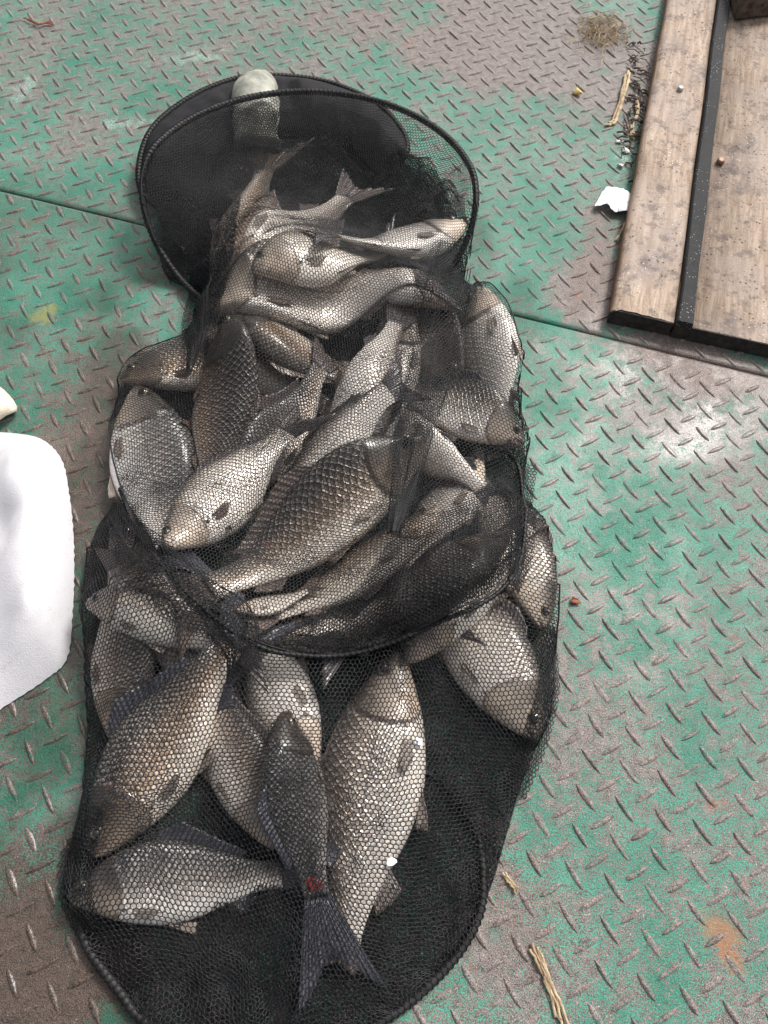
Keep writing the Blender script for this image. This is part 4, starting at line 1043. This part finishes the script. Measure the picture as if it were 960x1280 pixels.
stick('twig', [at(795, 120, .003), at(797, 140, .004), at(790, 158, .003), at(793, 172, .003)], .0025, M['straw'], 'pale bent twig between the straw stalk and the board', 'twig')
tf = []; tvv = []
r5 = np.random.default_rng(5)
for i in range(110):
    c = at(752 + r5.normal(0, 17), 42 + r5.normal(0, 11), 0); a0 = r5.uniform(0, 6.3); l = r5.uniform(.012, .045); b = r5.uniform(-1.6, 1.6)
    pts = [np.array([c[0] + l * (s - .5) * math.cos(a0 + b * s), c[1] + l * (s - .5) * math.sin(a0 + b * s), .003 + r5.uniform(0, .012) * math.sin(math.pi * s)]) for s in (0, .33, .66, 1)]
    v, f = tube_pts(spline(np.array(pts), 7), r5.uniform(.0003, .0008), 4); k = sum(len(q) for q in tvv); tvv.append(v); tf += [tuple(x + k for x in q) for q in f]
tu = mesh_obj('dry_grass_tuft', np.vstack(tvv), tf, M['straw']); tag(tu, 'tangled tuft of dry grass on the grey plate near the board', 'grass', None, 'stuff')
tf = []; tvv = []
for i in range(90):
    c = at(790 + r5.normal(0, 8) + (150 - (i % 90) * 1.5) * .05, 60 + i * 1.6 + r5.normal(0, 10), 0); a0 = r5.uniform(0, 6.3); l = r5.uniform(.004, .022)
    pts = [np.array([c[0] + l * (s - .5) * math.cos(a0), c[1] + l * (s - .5) * math.sin(a0), .0025 + .003 * math.sin(math.pi * s)]) for s in (0, .5, 1)]
    v, f = tube_pts(np.array(pts), r5.uniform(.0004, .0016), 5); k = sum(len(q) for q in tvv); tvv.append(v); tf += [tuple(x + k for x in q) for q in f]
li = mesh_obj('litter', np.vstack(tvv), tf, M['debris']); tag(li, 'dark bits of litter swept along the board edge', 'litter', None, 'stuff')
PA = [(746, 258), (742, 260), (750, 246), (757, 238), (772, 240), (786, 245), (792, 262), (784, 268), (770, 268), (763, 266), (758, 259), (751, 261)]
pw = np.array([at(x, y, .004) for x, y in PA[1:]]); pc = pw.mean(0)
pw = spline(np.vstack([pw, pw[:1]]), 60)[:-1]; n = len(pw)
pw[:, :2] += np.stack([vnoise(np.arange(n) * .9, np.zeros(n) + k, 1, 4 + k, 2) - .5 for k in range(2)], 1) * .0035
pv = []; pf = []
for kz in (0, -.0006):
    for i in range(6):
        s_ = 1 - i / 5.2
        for q in pw:
            x, y = pc[0] + (q[0] - pc[0]) * s_, pc[1] + (q[1] - pc[1]) * s_; pv.append((x, y, .004 + kz + .009 * float(vnoise(x, y, 70, 2, 2)) + .003 * (1 - s_)))
for kz in range(2):
    for i in range(5):
        for k in range(n):
            f = (kz * 6 * n + i * n + k, kz * 6 * n + i * n + (k + 1) % n, kz * 6 * n + (i + 1) * n + (k + 1) % n, kz * 6 * n + (i + 1) * n + k); pf.append(f if kz else f[::-1])
pa = mesh_obj('paper_scrap', pv, [f[::-1] for f in pf], M['paper']); tag(pa, 'torn white paper scrap tucked against the wooden board', 'paper')
def lump(name, px, py, r, mat, label, cat, flat=.6, group=None, z=.002):
    c = at(px, py, z); v, f = ball((c[0], c[1], z + r * flat * .5), r, flat, 9, 6); v = v * 1.0 + (np.stack([vnoise(v[:, 1] / r * 1.7 + px, v[:, 0] / r * 1.7 + v[:, 2] / r, 1, k, 2) - .5 for k in range(3)], 1)) * r * np.array([2.4, 2.4, 1.2]); v[:, 2] = np.maximum(v[:, 2], z * .8)
    o = mesh_obj(name, v, f, mat, None, True); return tag(o, label, cat, group)
lump('corn_kernel', 722, 116, .0052, M['corn'], 'yellow maize kernel on the bare grey plate', 'kernel')
for px, py, r, lab in ((774, 177, .004, 'white crumb nearest the straw stalk by the board'), (781, 188, .005, 'largest white crumb beside the board below the stalk'), (776, 207, .004, 'white crumb lowest of the three just above the paper scrap')):
    lump('crumb', px, py, r, M['crumb'], lab, 'crumb', .35, 'white crumbs by the board')
lump('rust_flake', 718, 752, .004, M['twig'], 'orange rust flake on the plate right of the carp head with the fold', 'flake', .3)
def scale_flake(px, py, z, lab):
    c = at(px, py, z); a = r5.uniform(0, 6); v, f = ball((0, 0, 0), .0046, .10, 10, 5); v[:, 2] += v[:, 0] ** 2 * 40; v[:, 0] *= 1 + .35 * np.sin(v[:, 1] * 900)
    v = np.stack([v[:, 0] * math.cos(a) - v[:, 1] * .8 * math.sin(a) + c[0], v[:, 0] * math.sin(a) + v[:, 1] * .8 * math.cos(a) + c[1], v[:, 2] + z], 1)
    o = mesh_obj('loose_scale', v, f, M['shed'], None, True); tag(o, lab, 'fish scale', 'loose scales on the net')
scale_flake(489, 1077, float(samp(H1, *[np.array([q]) for q in at(489, 1077, .015)[:2]])[0]) + .002, 'white loose scale on the netting right of the big pale carp, below its fin')
scale_flake(523, 928, float(samp(H1, *[np.array([q]) for q in at(523, 928, .02)[:2]])[0]) + .002, 'white loose scale on the netting just above the fin of the big pale carp')

# red sore on the black-backed carp
bb = next(o for o in bpy.data.objects if o.get('label', '').startswith('black-backed carp'))
wc = at(391, 1106, .05)
for _ in range(3): wc = at(391, 1106, float(samp(HF, np.array([wc[0]]), np.array([wc[1]]))[0]))
v, f = ball((0, 0, 0), .0075, .25, 14, 7); v = v * np.array([1.2, .8, 1]); v[:, :2] += (np.stack([vnoise(v[:, 0] * 300 + k, v[:, 1] * 300, 1, k, 2) - .5 for k in range(2)], 1)) * .005
v = v + wc; v[:, 2] = samp(blur(HF, .004), v[:, 0], v[:, 1]) + (v[:, 2] - wc[2]) * .6 + .0004
wd_ = mesh_obj('sore', v, f, simple('raw_flesh', (.16, .012, .010), (.34, .05, .04), 300, .3, .5, .5, .0006), bb, True); wd_['label'] = 'small red sore near the tail'
